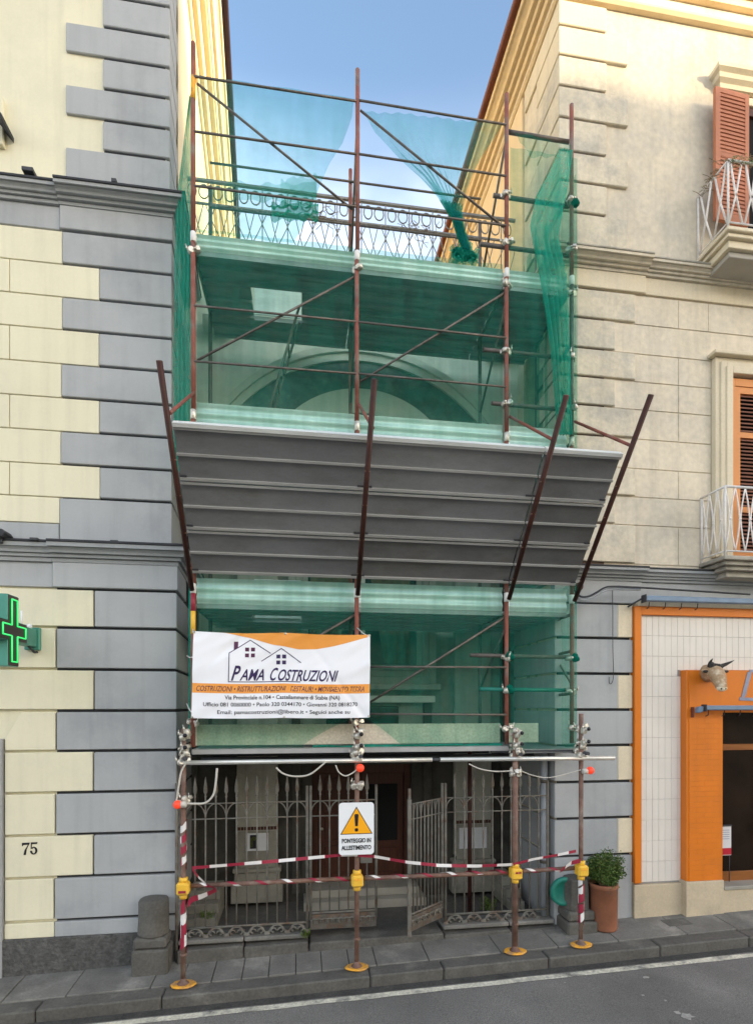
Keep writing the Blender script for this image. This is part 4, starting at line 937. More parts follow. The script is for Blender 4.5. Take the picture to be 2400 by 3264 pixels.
# terrace railing: rings above, crossing bowed bars below
ry = 7.72; zt0, zt1, zt2, zt3 = 8.98, 9.72, 9.98, 10.05
mb = MB()
mb.box(X0, X1, ry - .02, ry + .02, zt3 - .03, zt3); mb.box(X0, X1, ry - .012, ry + .012, zt1 - .01, zt1 + .012); mb.box(X0, X1, ry - .012, ry + .012, zt0 + .04, zt0 + .06)
rail = mb.build('railing', M['rail_iron'], ch)
pr = .345; nb = int((X1 - X0) / pr)
for i in range(nb + 1):
    xx = X0 + .08 + i * pr
    mb = MB(); mb.tube([(xx, ry, zt0), (xx, ry, zt3 - .03)], .008, 6); mb.build('post', M['rail_iron'], rail)
    for s in (-1, 1):
        for w, yo in ((.42, -.012), (.24, .012)):
            pts = [(xx + s * w * (j / 6) ** .6, ry + yo, zt0 + .05 + (zt1 - zt0 - .05) * j / 6) for j in range(7)]
            pts = [p_ for p_ in pts if X0 < p_[0] < X1]
            if len(pts) > 2: mb = MB(); mb.tube(pts, .0068, 5); mb.build('bar', M['rail_iron'], rail)
    for k in range(2):
        cx = xx + pr * (.27 + .46 * k)
        if cx > X1 - .05: continue
        mb = MB(); rx = .058
        mb.tube([(cx + rx * math.cos(a_) * (1.15 if k else 1), ry, (zt1 + zt3) / 2 + .095 * math.sin(a_)) for a_ in [2 * math.pi * q_ / 14 for q_ in range(14)]], .009, 5, closed=True); mb.build('ring', M['rail_iron'], rail)
for xx in (.31, 1.69):                                              # dry twigs growing through the railing
    mb = MB(); rr = random.Random(int(xx * 10))
    for i in range(16):
        b0 = Vector((xx + rr.gauss(0, .12), ry - .04, zt1 - .05 + rr.gauss(0, .06))); pts = [b0]
        for j in range(4): pts.append(pts[-1] + Vector((rr.gauss(0, .06), rr.gauss(0, .015), rr.gauss(.01, .05))))
        mb.tube(pts, .004, 4, caps=False)
    mb.build('dry_twigs', M['leaf_dry'], label='bare dry twigs caught in the terrace railing, %s' % ('behind the second scaffold pole from the left' if xx < 1 else 'behind the bunched net by the third pole'), cat='plant')

# ================================================================== FENCE AND GATES
FY = 6.36
iron = M['iron']
def gfl(x): return gz(x, 6.5)
ZB, ZL, ZU, ZT = .36, PZ(700, 2611, FY), PZ(700, 2562, FY), PZ(700, 2478, FY)
pl_ = root('fence_plinth', (.8, 6.4, .1), 'low worn dark stone kerb under the iron fence', 'plinth')
for a_, b_ in ((-1.33, -.62), (-.61, .10), (.12, 1.68), (1.69, 2.5), (2.51, 3.08)):
    gap = .12 <= a_ < 1.6
    mb = MB(); zt_a, zt_b = (.16, .20) if not gap else (.165, .175)
    mb.hexa([(a_, 6.24, -.2), (b_, 6.24, -.2), (b_, 6.60, -.2), (a_, 6.60, -.2), (a_, 6.24, zt_a), (b_, 6.24, zt_a + .02), (b_, 6.60, zt_a + .02), (a_, 6.60, zt_a)])
    mb.build('kerb_stone', M['basalt'], pl_, bevel=.015)
    if not gap:
        mb = MB(); mb.box(a_, b_, 6.29, 6.56, zt_b + .0, zt_b + .05); mb.build('capping', M['basalt2'], pl_, bevel=.012)
spear_me = bar_me = None
def spear(par, x, y, z):
    global spear_me
    if spear_me is None:
        m_ = MB(); m_.lathe((0, 0, 0), [(.008, -.14), (.009, -.10), (.016, -.088), (.009, -.075), (.010, -.06), (.024, -.03), (.021, .01), (.010, .09), (.001, .14)], 8); spear_me = m_.mesh('spear_head', iron)[0]
        m_.v = [(vx, vy * .45, vz) for vx, vy, vz in m_.v]; spear_me = m_.mesh('spear_head', iron)[0]
    link('spear_head', spear_me, par, (x, y, z))
def fence_run(rt, x0, x1, period, y=FY, scroll=True, spears=True, path=None, zlow=None):
    """bars, three rails, pointed arches, spear heads and scrolls; path maps distance to plan point"""
    zlow = zlow or ZB
    pt = path or (lambda d: (x0 + d, y)); L_ = x1 - x0
    for z, h in ((zlow, .018), (ZL, .012), (ZU, .012)):
        mb = MB(); a_, b_ = pt(0), pt(L_); mb.tube([(*a_, z), (*b_, z)], h * .75, 6); mb.build('rail', iron, rt)
    n = round(L_ / period); pd = L_ / n
    for i in range(n + 1):
        if i in (0, n):
            mb = MB(); q_ = pt(i * pd); mb.tube([(*q_, zlow - .08), (*q_, ZT - .12)], .017, 6); mb.build('post', iron, rt); continue
        q_ = pt(i * pd); top = ZT - .25 if i % 2 else ZU
        mb = MB(); mb.tube([(*q_, zlow), (*q_, (ZT - .22) if spears else ZU)], .0095, 6); mb.build('bar', iron, rt)
        if spears: spear(rt, q_[0], q_[1], ZT - .13)
    for i in range(0, n - 1, 2):
        mb = MB()
        for s in (0, 1):
            pts = []
            for j in range(6):
                a_ = j / 5 * math.pi / 2; d = (1 - math.cos(a_)) * pd; z = ZL + (ZU - ZL) * math.sin(a_)
                q_ = pt((i + 0) * pd + d if s == 0 else (i + 2) * pd - d); pts.append((*q_, z))
            mb.tube(pts, .008, 5)
        mb.build('arch', iron, rt)
    if scroll:
        for i in range(0, n, 2):
            if (i + 2) > n: break
            mb = MB(); pts = []
            for j in range(9):
                a_ = math.pi * j / 8; q_ = pt((i + 1) * pd - math.cos(a_) * pd * .85); pts.append((*q_, zlow - .13 + .12 * math.sin(a_)))
            mb.tube(pts, .013, 5)
            for s in (-1, 1):
                q_ = pt((i + 1) * pd + s * pd * .95); mb.ball((q_[0], q_[1], zlow - .11), .036, 8, 6, (1, .6, 1))
            for s in (-1, 1):
                pts = []
                for j in range(10):
                    a_ = j / 9 * 5.2; r_ = pd * .42 * (1 - j / 12); q_ = pt((i + 1) * pd + s * (pd * .40 - r_ * math.cos(a_) * .8)); pts.append((q_[0], q_[1] - .008, zlow - .075 + r_ * .9 * math.sin(a_)))
                mb.tube(pts, .010, 5)
            mb.build('scroll', iron, rt)
xg0, xg1, xg2 = .13, .905, 1.69
fl = root('iron_fence', (-.6, FY, .2), 'grey iron spear fence on the plinth to the left of the gate', 'fence')
fence_run(fl, -1.27, xg0 - .04, .115)
fr = root('iron_fence', (2.4, FY, .2), 'grey iron spear fence on the plinth to the right of the open gate leaf', 'fence')
fence_run(fr, xg2 + .04, 3.02, .115)
def gate_panel(rt, pt, L_, z0, z1):
    mb = MB(); a_, b_ = pt(0), pt(L_); d = Vector((b_[0] - a_[0], b_[1] - a_[1])).normalized(); nx, ny = -d.y * .006, d.x * .006
    mb.hexa([(a_[0] - nx, a_[1] - ny, z0), (b_[0] - nx, b_[1] - ny, z0), (b_[0] + nx, b_[1] + ny, z0), (a_[0] + nx, a_[1] + ny, z0), (a_[0] - nx, a_[1] - ny, z1), (b_[0] - nx, b_[1] - ny, z1), (b_[0] + nx, b_[1] + ny, z1), (a_[0] + nx, a_[1] + ny, z1)])
    mb.build('base_panel', M['iron_mid'], rt)
    rr = random.Random(4); mb = MB()
    for k in range(6):
        cx = (k + .5) * L_ / 6; zc = (z0 + z1) / 2
        for s in (-1, 1):
            pts = []
            for j in range(10):
                a2 = j / 9 * 4.6; r_ = .055 * (1 - j / 11); q_ = pt(max(.01, min(L_ - .01, cx + s * .02 + s * r_ * math.cos(a2)))); pts.append((q_[0] - nx * 2.2 if False else q_[0] + ny * 0, q_[1] - .014, zc + r_ * math.sin(a2)))
            mb.tube(pts, .011, 5)
    mb.build('scroll_ornament', M['iron'], rt)
gl_ = root('iron_gate_leaf', (.5, FY, .2), 'closed grey iron gate leaf standing behind the warning sign', 'gate')
ptl = lambda d: (xg0 + d, FY)
fence_run(gl_, xg0, xg1 - .01, .109, scroll=False, path=ptl, zlow=.46); gate_panel(gl_, ptl, xg1 - .01 - xg0, .27, .44)
mb = MB(); mb.box(xg1 - .20, xg1 - .06, FY - .03, FY + .02, 1.02, 1.22); mb.build('lock_plate', M['iron'], gl_, bevel=.004)
GA = R(38); ptr = lambda d: (xg2 - d * math.cos(GA), FY - d * math.sin(GA))
gr_ = root('iron_gate_leaf', (xg2, FY, .2), 'grey iron gate leaf swung open towards the pavement', 'gate')
fence_run(gr_, 0, .60, .066, scroll=False, spears=False, path=ptr, zlow=.52); gate_panel(gr_, ptr, .60, .33, .50)
q_ = ptr(.60); mb = MB(); mb.box(q_[0] - .022, q_[0] + .022, q_[1] - .02, q_[1] + .02, .28, ZU + .06); mb.build('stile', iron, gr_, bevel=.004)
# drainpipe beside the fence and post at its end
p = P(1735, 2900, 6.45)
dp = root('drainpipe', (p.x, 6.45, .2), 'pale grey drainpipe at the right end of the iron fence', 'pipe')
mb = MB(); mb.tube([(p.x, 6.46, .16), (p.x, 6.46, 2.3)], .045, 12); mb.build('pipe', M['pipe_grey'], dp)
for z in (.9, 1.9): mb = MB(); mb.lathe((p.x, 6.46, z), [(.046, 0), (.052, 0), (.052, .04), (.046, .04)], 12); mb.build('strap', M['iron'], dp)
mb = MB(); mb.tube([(-1.345, 6.30, .0), (-1.345, 6.30, 2.0)], .016, 8); o_ = mb.build('pipe', M['iron'], label='thin dark grey pipe running down the corner beside the leftmost post', cat='pipe')
# notices on the pilasters
def notice(u0, v0, u1, v1, label, dark=False):
    a_, b_ = P(u0, v0, 7.575), P(u1, v1, 7.575)
    rt = root('notice', ((a_.x + b_.x) / 2, 7.57, b_.z), label, 'notice')
    mb = MB(); mb.box(a_.x, b_.x, 7.560, 7.570, b_.z, a_.z); mb.build('sheet', M['paper'], rt)
    if dark:
        w = b_.x - a_.x; mb = MB(); mb.box(a_.x + w * .18, a_.x + w * .48, 7.556, 7.5599, b_.z + .03, a_.z - .02); ph = mb.build('photo', M['blackp'], rt)
        mb = MB(); mb.box(a_.x + w * .20, a_.x + w * .30, 7.553, 7.5559, b_.z + .05, a_.z - .06); mb.ball((a_.x + w * .36, 7.5555, a_.z - .07), .028, 8, 6, (1, .05, 1)); mb.build('print', M['moss'], ph)
notice(784, 2658, 856, 2711, 'white notice with a small dark photo on the left pilaster', True)
notice(1463, 2640, 1550, 2703, 'blank white notice sheet on the right pilaster behind the rusty inner post')

# ================================================================== SCAFFOLD
YU, YI, YL = 6.0, 7.0, 5.8
XP = [PX(616, YU), PX(1138, YU), PX(1615, YU), PX(1822, YU)]
ZT_POLE = 9.88
DK = [2.40, 3.96, 5.84, 7.765]
TOEH = {1: .27, 2: .275, 3: .16}
sc = root('scaffolding', (.9, 6.3, .05), 'red tube scaffold with galvanised decks and a raking grey debris canopy', 'scaffolding')
def tube(name, a, b, r, m, par, n=8, **k):
    mb = MB(); mb.tube([a, b], r, n); return mb.build(name, m, par, **k)
# upright standards of the upper scaffold, in lifts with sleeves
cuts = [2.42, 4.08, 5.92, 7.80, ZT_POLE]
for i, x in enumerate(XP):
    for k in range(4):
        tube('standard', (x + random.uniform(-.006, .006), YU, cuts[k] + .002), (x + random.uniform(-.006, .006), YU, cuts[k + 1]), .0245, M['red_pole'] if not (i == 3 and k in (2,)) else M['steel_dull'], sc, 10)
    for k in (1, 2, 3):
        mb = MB(); mb.lathe((x, YU, cuts[k] - .03), [(.027, 0), (.031, .004), (.031, .10), (.027, .104)], 10); mb.build('sleeve', M['white_tape'] if k != 2 else M['coupler'], sc)
    for k in range(3 if i != 1 else 4):
        tube('inner_standard', (x + .02, YI, DK[0] if k == 0 else cuts[k] + .003), (x + .02, YI, cuts[k + 1] if k < 3 else 9.75), .024, M['red_pole'] if i == 1 else M['steel_dull'], sc)
    if i in (0, 2, 3): tube('inner_standard', (x + .02, YI, cuts[3] + .003), (x + .02, YI, 9.3), .024, M['steel_dull'], sc)
    for z in DK[1:]:
        tube('transom', (x, YU + .026, z - .035), (x + .02, YI - .026, z - .035), .02, M['steel_dull'], sc)
    for za, zb in ((9.42, 8.42), (7.55, 6.75), (3.8, 3.1)):
        if i in (1, 2): tube('frame_brace', (x + .01, YU + .03, za), (x + .02, YI - .02, zb), .015, M['steel_dull'], sc)
tube('paint_band', (XP[0], YU, 9.28), (XP[0], YU, 9.52), .027, M['yellow_or'], sc)
tube('paint_band', (XP[0], YU, 3.62), (XP[0], YU, 3.86), .027, M['yellow'], sc)
tube('paint_band', (XP[0], YU, 3.861), (XP[0], YU, 4.05), .027, M['red_tape'], sc)
# rails and braces behind the net
YR = 5.985
for z in (9.52, 8.93, 8.36, 7.08, 6.51, 3.29, 2.76):
    for a, b in ((0, 1), (1, 2)):
        tube('guard_rail', (XP[a] + .01, YR, z + random.uniform(-.01, .01)), (XP[b] - .01, YR, z + random.uniform(-.01, .01)), .0115, M['steel_dull'], sc)
for a, z0, z1 in ((0, 9.47, 8.33), (1, 9.45, 8.36), (0, 6.53, 7.60), (1, 6.45, 7.60), (0, 2.85, 3.86), (1, 2.83, 3.87)):
    tube('brace', (XP[a] + .04, YR + .028, z0), (XP[a + 1] - .03, YR + .028, z1), .0125, M['steel_dull'], sc)
for z, xo in ((9.50, 0), (8.74, .14), (8.16, .30), (6.95, .26), (6.34, .16), (3.43, .42), (3.04, .30)):
    tube('short_rail', (XP[2] - xo, YU + .055, z + .01), (XP[3] - .005, YU + .055, z), .024, M['steel_dull'] if z > 9 else M['green_plastic'] if z < 3.1 else M['steel_dull'], sc, 10)
for z in (9.57, 9.02, 8.50):
    for a, b in ((0, 1), (1, 2)): tube('inner_rail', (XP[a] + .02, YI - .03, z), (XP[b] + .02, YI - .03, z), .013, M['steel_dull'], sc)
for z in (8.9, 7.1, 6.5, 5.95, 3.5, 3.0):
    tube('side_rail', (XP[3] + .01, YU + .03, z), (XP[3] + .03, YI, z - .02), .018, M['steel_dull'], sc)
tube('side_brace', (XP[3] + .03, YU + .05, 6.4), (XP[3] + .03, YI, 7.5), .014, M['steel_dull'], sc)
tube('side_brace', (XP[3] + .03, YU + .05, 3.1), (XP[3] + .03, YI, 3.95), .014, M['steel_dull'], sc)
tube('side_brace', (XP[3] + .03, YU + .05, 8.3), (XP[3] + .03, YI, 9.2), .014, M['steel_dull'], sc)
# decks: pressed planks, each with ribs below, and a hatch in the left bay
def plank(x0, x1, y0, y1, z, m=None):
    mb = MB(); mb.box(x0, x1, y0, y1, z - .012, z)
    n = 2
    for k in range(n + 1):
        yy = y0 + (y1 - y0) * k / n; a, b = max(y0, yy - .022), min(y1, yy + .022)
        mb.box(x0 + .001, x1 - .001, a, b, z - .05, z - .0121)
    return mb.build('deck_plank', m or M['galv_under'], sc)
for z, ye in ((DK[3], 7.42), (DK[2], 7.42), (DK[1], 7.58)):
    rows1 = [(6.10, 6.48), (6.49, 7.01), (7.02, ye)]; rows2 = [(6.10 + k * (ye - 6.10) / 4 + .004, 6.10 + (k + 1) * (ye - 6.10) / 4 - .004) for k in range(4)]
    for y0, y1 in rows1:
        if y0 == 6.49:
            plank(XP[0] + .01, -.56, y0, y1, z); plank(.03, XP[1] - .005, y0, y1, z)
            mb = MB(); mb.hexa([(-.55, 6.985, z + .004), (.02, 6.985, z + .004), (.02, 7.005, z + .004), (-.55, 7.005, z + .004), (-.55, 6.90, z + .46), (.02, 6.90, z + .46), (.02, 6.92, z + .47), (-.55, 6.92, z + .47)]); mb.build('hatch_lid', M['galv'], sc)
        else: plank(XP[0] + .01, XP[1] - .005, y0, y1, z)
    for y0, y1 in rows2:
        plank(XP[1] + .005, XP[2] - .005, y0, y1, z); plank(XP[2] + .005, XP[3] + .02, y0, y1, z)
for k in range(4): plank(XP[0] + .0, XP[2] - .01, 5.92 + k * .40, 5.92 + k * .40 + .392, DK[0], M['beam_grey'])
for k in range(3): plank(XP[2] + .02, XP[3] + .05, 6.0 + k * .40, 6.0 + k * .40 + .392, DK[0] - .04, M['beam_grey'])
# corrugated toe boards
def toe(x0, x1, z0, z1, y=6.085):
    prof = []; n = 18
    for k in range(n + 1):
        t = k / n; prof.append((y + .012 * math.cos(t * 2 * math.pi * 2.5), z0 + (z1 - z0) * t))
    mb = MB(); mb.add([(x, yy, zz) for x in (x0, x1) for yy, zz in prof] + [(x, yy + .006, zz) for x in (x0, x1) for yy, zz in prof],
        [(k, k + 1, n + 2 + k, n + 1 + k) for k in range(n)] + [(2 * n + 2 + k, 2 * n + 3 + k, 3 * n + 4 + k, 3 * n + 3 + k) for k in range(n)], True)
    return mb.build('toe_board', M['galv'], sc, fix=False)
for k_ in (1, 2, 3):
    for a, b in ((0, 1), (1, 2), (2, 3)): toe(XP[a] + .02, XP[b] - .02, DK[k_] + .002, DK[k_] + TOEH[k_])
mb = MB(); mb.box(PX(622, 6.06), PX(1128, 6.06), 6.078, 6.096, 2.43, 2.655); mb.build('toe_plank', M['osb'], sc, bevel=.003)
mb = MB(); mb.box(PX(1140, 6.06), PX(1596, 6.06), 6.078, 6.096, 2.43, 2.655); mb.build('toe_plank', M['osb'], sc, bevel=.003)
mb = MB(); mb.box(PX(1612, 6.06), PX(1718, 6.06), 6.079, 6.097, 2.43, 2.655); mb.build('toe_plank', M['osb'], sc, bevel=.003)
mb = MB(); mb.box(2.15, XP[3] + .04, 5.93, 5.96, 2.33, 2.35); mb.build('plank_edge', M['iron_dark'], sc)
# raking debris canopy
cb, ct = Vector((0, 5.955, 4.25)), Vector((0, 5.02, 5.33))
cd = (ct - cb); cl = cd.length; cu_ = cd.normalized(); cn = Vector((0, -cu_.z, cu_.y)) if False else Vector((0, cu_.z, -cu_.y))   # cn points up/back
def cpt(x, s, d): q = cb + cu_ * s - cn * 0 + cn * d; return (x, q.y, q.z)
def cbox(mb, x0, x1, s0, s1, d0, d1):
    mb.hexa([cpt(x0, s0, d0), cpt(x1, s0, d0), cpt(x1, s0, d1), cpt(x0, s0, d1), cpt(x0, s1, d0), cpt(x1, s1, d0), cpt(x1, s1, d1), cpt(x0, s1, d1)])
for a in range(3):
    x0, x1 = XP[a] + .008, XP[a + 1] - .008
    if a == 2: x1 = XP[3] + .01
    for k in range(3):
        s0 = cl * k / 3 + .006; s1 = cl * (k + 1) / 3 - .006; jx = random.uniform(-.004, .004)
        mb = MB(); cbox(mb, x0 + jx, x1 + jx, s0, s1, .014, .026)
        pn = mb.build('canopy_plank', M[['canopy', 'canopy_c', 'canopy', 'canopy_b', 'canopy', 'canopy_c', 'canopy_b', 'canopy_b', 'canopy'][a * 3 + k]], sc)
        mb = MB()
        for sc_, w in ((s0 + .015, .024), ((s0 + s1) / 2, .02), (s1 - .012, .020)): cbox(mb, x0 + jx, x1 + jx, sc_ - w / 2, sc_ + w / 2, -.012, .0135)
        mb.build('rib', M['canopy_rib'], pn)
        mb = MB()
        for xx in (x0 + jx + .002, x1 + jx - .062): cbox(mb, xx, xx + .06, s0 + .03, s0 + .045, -.005, .0132)
        mb.build('hook', M['iron_dark'], pn)
    mb = MB(); cbox(mb, x0, x1, cl - .004, cl + .03, -.02, .05); mb.build('canopy_lip', M['galv'], sc)
tip = [(362, 795), (823, 835), (1240, 870), (1403, 875)]
for i, x in enumerate(XP):
    p0 = Vector((x, 5.965, 4.10)); d = cu_.copy(); L_ = 2.06 + (.06 if i == 3 else 0)
    off = -cn * .045
    a = p0 + off; b = p0 + d * L_ + off
    tube('canopy_pole', a, b, .026, M['rust_dark'], sc, 10)
    tube('canopy_strut', (x + .02, 5.96, 6.16), tuple(p0 + d * 1.66 + off + Vector((.02, 0, .02))), .016, M['red_pole'], sc)
    for s_ in (.25, .62, .98, 1.3): 
        q = p0 + d * s_ + off; mb = MB(); mb.ball(q, .031, 8, 5, (1, 1, .5)); mb.build('tie_wire', M['rust_brown'], sc)
# street-level posts, base plates, barrier rail and carrying tubes
XL_ = [PX(585, YL), PX(1138, YL), PX(1642, YL), PX(1852, YL)]
TOPZ = [2.62, 2.60, 2.58, 2.77]
for i, x in enumerate(XL_):
    zg = gz(x, YL)
    tube('street_post', (x - .004, YL, zg + .012), (x, YL, TOPZ[i]), .0255 if i != 2 else .032, M['rust_brown'], sc, 10)
    mb = MB(); n = 18; rr = random.Random(i + 20)
    pts = [(x + .125 * math.cos(2 * math.pi * k / n) * rr.uniform(.92, 1.05), YL + .09 * math.sin(2 * math.pi * k / n) * rr.uniform(.92, 1.05)) for k in range(n)]
    mb.prism(pts, zg + .003, zg + .022); mb.build('base_plate', M['yellow_or'], sc, bevel=.005)
    mb = MB(); mb.lathe((x - .004, YL, zg + .022), [(.06, 0), (.055, .008), (.034, .012), (.033, .05), (.028, .055)], 12); mb.build('base_socket', M['rust_brown'], sc)
    mb = MB(); mb.lathe((x, YL, zg + .30), [(.027, 0), (.033, .004), (.033, .025), (.027, .03)], 10); mb.build('post_collar', M['rust_brown'], sc)
for a, b in ((0, 1), (1, 2), (2, 3)):
    tube('barrier_rail', (XL_[a] + .01, YL + .045, 1.0), (XL_[b], YL + .045, 1.0 + random.uniform(-.01, .015)), .024, M['rust_brown'], sc, 10)
tube('carrying_tube', (XL_[0] - .02, YL - .03, 2.28), (PX(1375, YL), YL - .03, 2.275), .024, M['tube_silver'], sc, 10)
tube('carrying_tube', (PX(1400, YL), YL - .03, 2.275), (PX(1953, YL), YL - .03, 2.265), .025, M['tube_silver'], sc, 10)
tube('tube_spigot', (PX(1370, YL), YL - .03, 2.275), (PX(1405, YL), YL - .03, 2.275), .018, M['iron_dark'], sc, 8)
for y, z, x1 in ((6.5, 2.24, 2.9), (7.3, 2.22, 2.6)): tube('under_tube', (XP[0], y, z), (x1, y, z), .024, M['iron_dark'], sc, 8)
for i, x in enumerate(XL_): tube('cross_tube', (x + .03, YL - .1, 2.325), (x + .03, 7.4, 2.30), .022, M['iron_dark'], sc, 8)
for i in (2, ): tube('inner_post', (PX(1497, 6.9), 6.9, .15), (PX(1497, 6.9), 6.9, 2.3), .027, M['rust_dark'], sc, 8)
# zinc swivel couplers
def coupler_me():
    mb = MB()
    mb.lathe((0, 0, -.024), [(.027, 0), (.037, .003), (.037, .045), (.027, .048)], 10)
    mb.lathe((-.024, -.062, 0), [(.026, 0), (.037, .003), (.037, .045), (.026, .048)], 10, 'x')
    mb.box(.018, .05, -.02, .02, -.018, .018); mb.box(-.016, .016, -.062, -.02, -.016, .016)
    mb.lathe((.036, -.045, 0), [(.001, 0), (.011, .0), (.011, .03), (.006, .032), (.006, .06)], 7, 'y')
    mb.lathe((-.03, -.09, .025), [(.001, 0), (.010, .0), (.010, .03), (.006, .032), (.006, .055)], 7)
    mb.ball((-.042, -.01, .0), .017, 7, 5)
    return mb.mesh('coupler', M['coupler'])[0]
CP = coupler_me()
bore = MB(); bore.lathe((0, 0, 0), [(.001, 0), (.022, 0.0), (.022, .004)], 10, 'y'); BORE = bore.mesh('tube_end', M['blackp'])[0]
def coupler(x, y, z, rot=None, bore_=False):
    c_ = link('coupler', CP, sc, (x, y, z), rot=rot or (random.uniform(-.4, .4), random.uniform(-.4, .4), random.uniform(-2.5, 2.5)))
    if bore_:
        tube('tube_stub', (x + .035, y - .10, z), (x + .035, y + .12, z), .024, M['coupler'], sc, 10)
        link('tube_end', BORE, sc, (x + .035, y - .104, z))
for i, x in enumerate(XL_):
    zz = (2.56, 2.44) if i != 3 else (2.60, 2.46)
    for z in zz: coupler(x + .0, YL, z, (0, 0, random.uniform(-.3, .3)), True)
    for z in (zz[0] + .04, zz[1] - .05, 2.31, 2.36): coupler(x + random.uniform(-.02, .03), YL + random.uniform(-.02, .03), z)
for x, z in ((XL_[0], 1.90), (XL_[1], 2.02), (XL_[2], 2.12)): coupler(x, YL, z); coupler(x + .015, YL, z + .03)
for i, x in enumerate(XP):
    for z in ([8.75, 8.2, 6.95, 6.35, 3.43, 3.05, 2.62] if i >= 2 else [2.70]): coupler(x, YU, z)
    for z in DK[2:]: coupler(x, YU, z - .06)

# ladder up to the top hatch
ld = root('ladder', (-.3, 6.7, 5.84), 'thin brown ladder leaning up to the bright deck hatch', 'ladder')
a0, a1 = Vector((-.50, 0, 5.83)), Vector((.0, 0, 7.62))
for y in (6.58, 6.86):
    mb = MB(); mb.tube([a0 + Vector((0, y, 0)), a1 + Vector((0, y, 0))], .016, 6); mb.build('rail', M['steel_dull'], ld)
for k in range(1, 8):
    q = a0.lerp(a1, k / 8); mb = MB(); mb.tube([q + Vector((0, 6.58, 0)), q + Vector((0, 6.86, 0))], .011, 6); mb.build('rung', M['steel_dull'], ld)

# ================================================================== NETS
def nz(a, b, c=0.0): return mnoise.noise(Vector((a, b, c)))
def net(label, fn, ns, nt, material, group=None, name='debris_net'):
    mb = MB(); mb.grid(fn, ns, nt); return mb.build(name, material, fix=False, label=label, cat='debris net', group=group)
def flat_net(x0, x1, z0, z1, y, amp, pleats, xl=None, xr=None, seed=0.0):
    def fn(s, t):
        z = z1 + (z0 - z1) * t
        a = xl(t) if xl else x0; b = xr(t) if xr else x1
        x = a + (b - a) * s
        sag = amp * (.5 * math.sin(s * math.pi * 2 * pleats + 2 * nz(t * 2, seed)) + nz(x * 2.1, z * .7, seed))
        return (x, y + sag, z)
    return fn
YN = 6.052
net('green net across the left bay between the top deck and the canopy', flat_net(XP[0] + .03, XP[1] - .025, 5.40, 7.96, YN, .010, 5, seed=1), 60, 40, M['net'])
net('green net across the middle bay between the top deck and the canopy', flat_net(XP[1] + .028, XP[2] - .028, 5.40, 7.96, YN, .010, 5, seed=2), 60, 40, M['net'])
net('dense green net wrapping the narrow right bay above the canopy', flat_net(XP[2] + .02, XP[3] + .05, 5.40, 9.22, 5.955, .012, 4, seed=3), 40, 90, M['net'])
# top left bay: net hanging from the rail, drawn in towards the bottom
rc = [(0, 1128), (.12, 1122), (.3, 1092), (.45, 1050), (.6, 1020), (.8, 985), (1, 935)]
def interp(tab, t):
    for (a, va), (b, vb) in zip(tab[:-1], tab[1:]):
        if t <= b: return va + (vb - va) * (t - a) / (b - a)
    return tab[-1][1]
def xr1(t): return PX(interp(rc, t), YN)
n1 = net('thin green net in the top left bay hanging in a curve from the top rail', flat_net(XP[0] + .03, 0, 7.93, 9.61, YN, .012, 3, xr=xr1, seed=5), 70, 50, M['net_sky'])
def roll(u0, u1, vt_, vb_, seed, amp=.03, dens=9):
    def fn(s, t):
        u = u0 + (u1 - u0) * s; v = vt_ + (vb_ - vt_) * t
        p = P(u, v, YN); return (p.x, YN + .02 + amp * math.sin(t * dens + 3 * nz(s * 6, seed)) + .04 * nz(s * 9, t * 5, seed), p.z + .02 * nz(s * 7, t * 3, seed + 4))
    return fn
mb = MB(); mb.grid(roll(668, 1010, 578, 640, 1.3, .02, 5), 50, 10); mb.build('gathered_band', M['net'], n1, fix=False)
def clump(u, v, w, h, seed, y=YN, m='net_clump', name='knot', par=None):
    c_ = P(u, v, y); sx = w * y / FPX / 2; sz = h * y / FPX / 2; mb = MB()
    mb.ball(c_, 1, 44, 26, (sx, min(sx, sz) * .8, sz))
    def crumple(q):
        o = Vector(q) - c_; k_ = o * 13 + Vector((seed, 0, 0))
        f_ = 1 + .75 * nz(*k_) + .55 * (.5 - abs(nz(*(k_ * 2.3)))) + .35 * (.5 - abs(nz(*(k_ * 5.1))))
        return tuple(c_ + o * max(.25, f_))
    mb.v = [crumple(q) for q in mb.v]; mb.sm = [False] * len(mb.sm)
    return mb.build(name, M[m], par)
mb = MB(); mb.grid(roll(865, 1015, 640, 690, 4.1, .03, 14), 60, 14); mb.build('gathered_fold', M['net_dense'], n1, fix=False)
mb = MB(); mb.grid(roll(895, 1010, 560, 660, 7.7, .03, 10), 40, 14); mb.build('gathered_fold', M['net'], n1, fix=False)

# middle bay: fan gathered to a knot
lc = [(0, 1157), (.15, 1195), (.3, 1262), (.45, 1335), (.6, 1395), (.75, 1440), (.9, 1462), (1, 1480)]
rc2 = [(0, 1603), (.12, 1570), (.25, 1535), (.4, 1505), (.55, 1482), (.7, 1472), (.85, 1482), (1, 1500)]
def fan(lc_, rc_, v0a, v0b, v1, pleats, amp, y=YN):
    def fn(s, t):
        ul, ur = interp(lc_, t), interp(rc_, t); u = ul + (ur - ul) * s
        v = (v0a + (v0b - v0a) * s) * (1 - t) + v1 * t
        p = P(u, v, y); return (p.x, y + amp * (.25 + t) * math.sin(s * 2 * math.pi * pleats + 2.5 * nz(t * 2, s)) + .02 * nz(s * 5, t * 4), p.z)
    return fn
n2 = net('green net in the top middle bay fanning down into a dark knot', fan(lc, rc2, 350, 394, 800, 11, .035), 150, 60, M['net_sky'])
clump(1478, 808, 66, 26, 6.1, par=n2)
mb = MB(); mb.grid(roll(1445, 1522, 790, 836, 3.7, .04, 7), 40, 18); mb.build('gathered_fold', M['net_dense'], n2, fix=False)
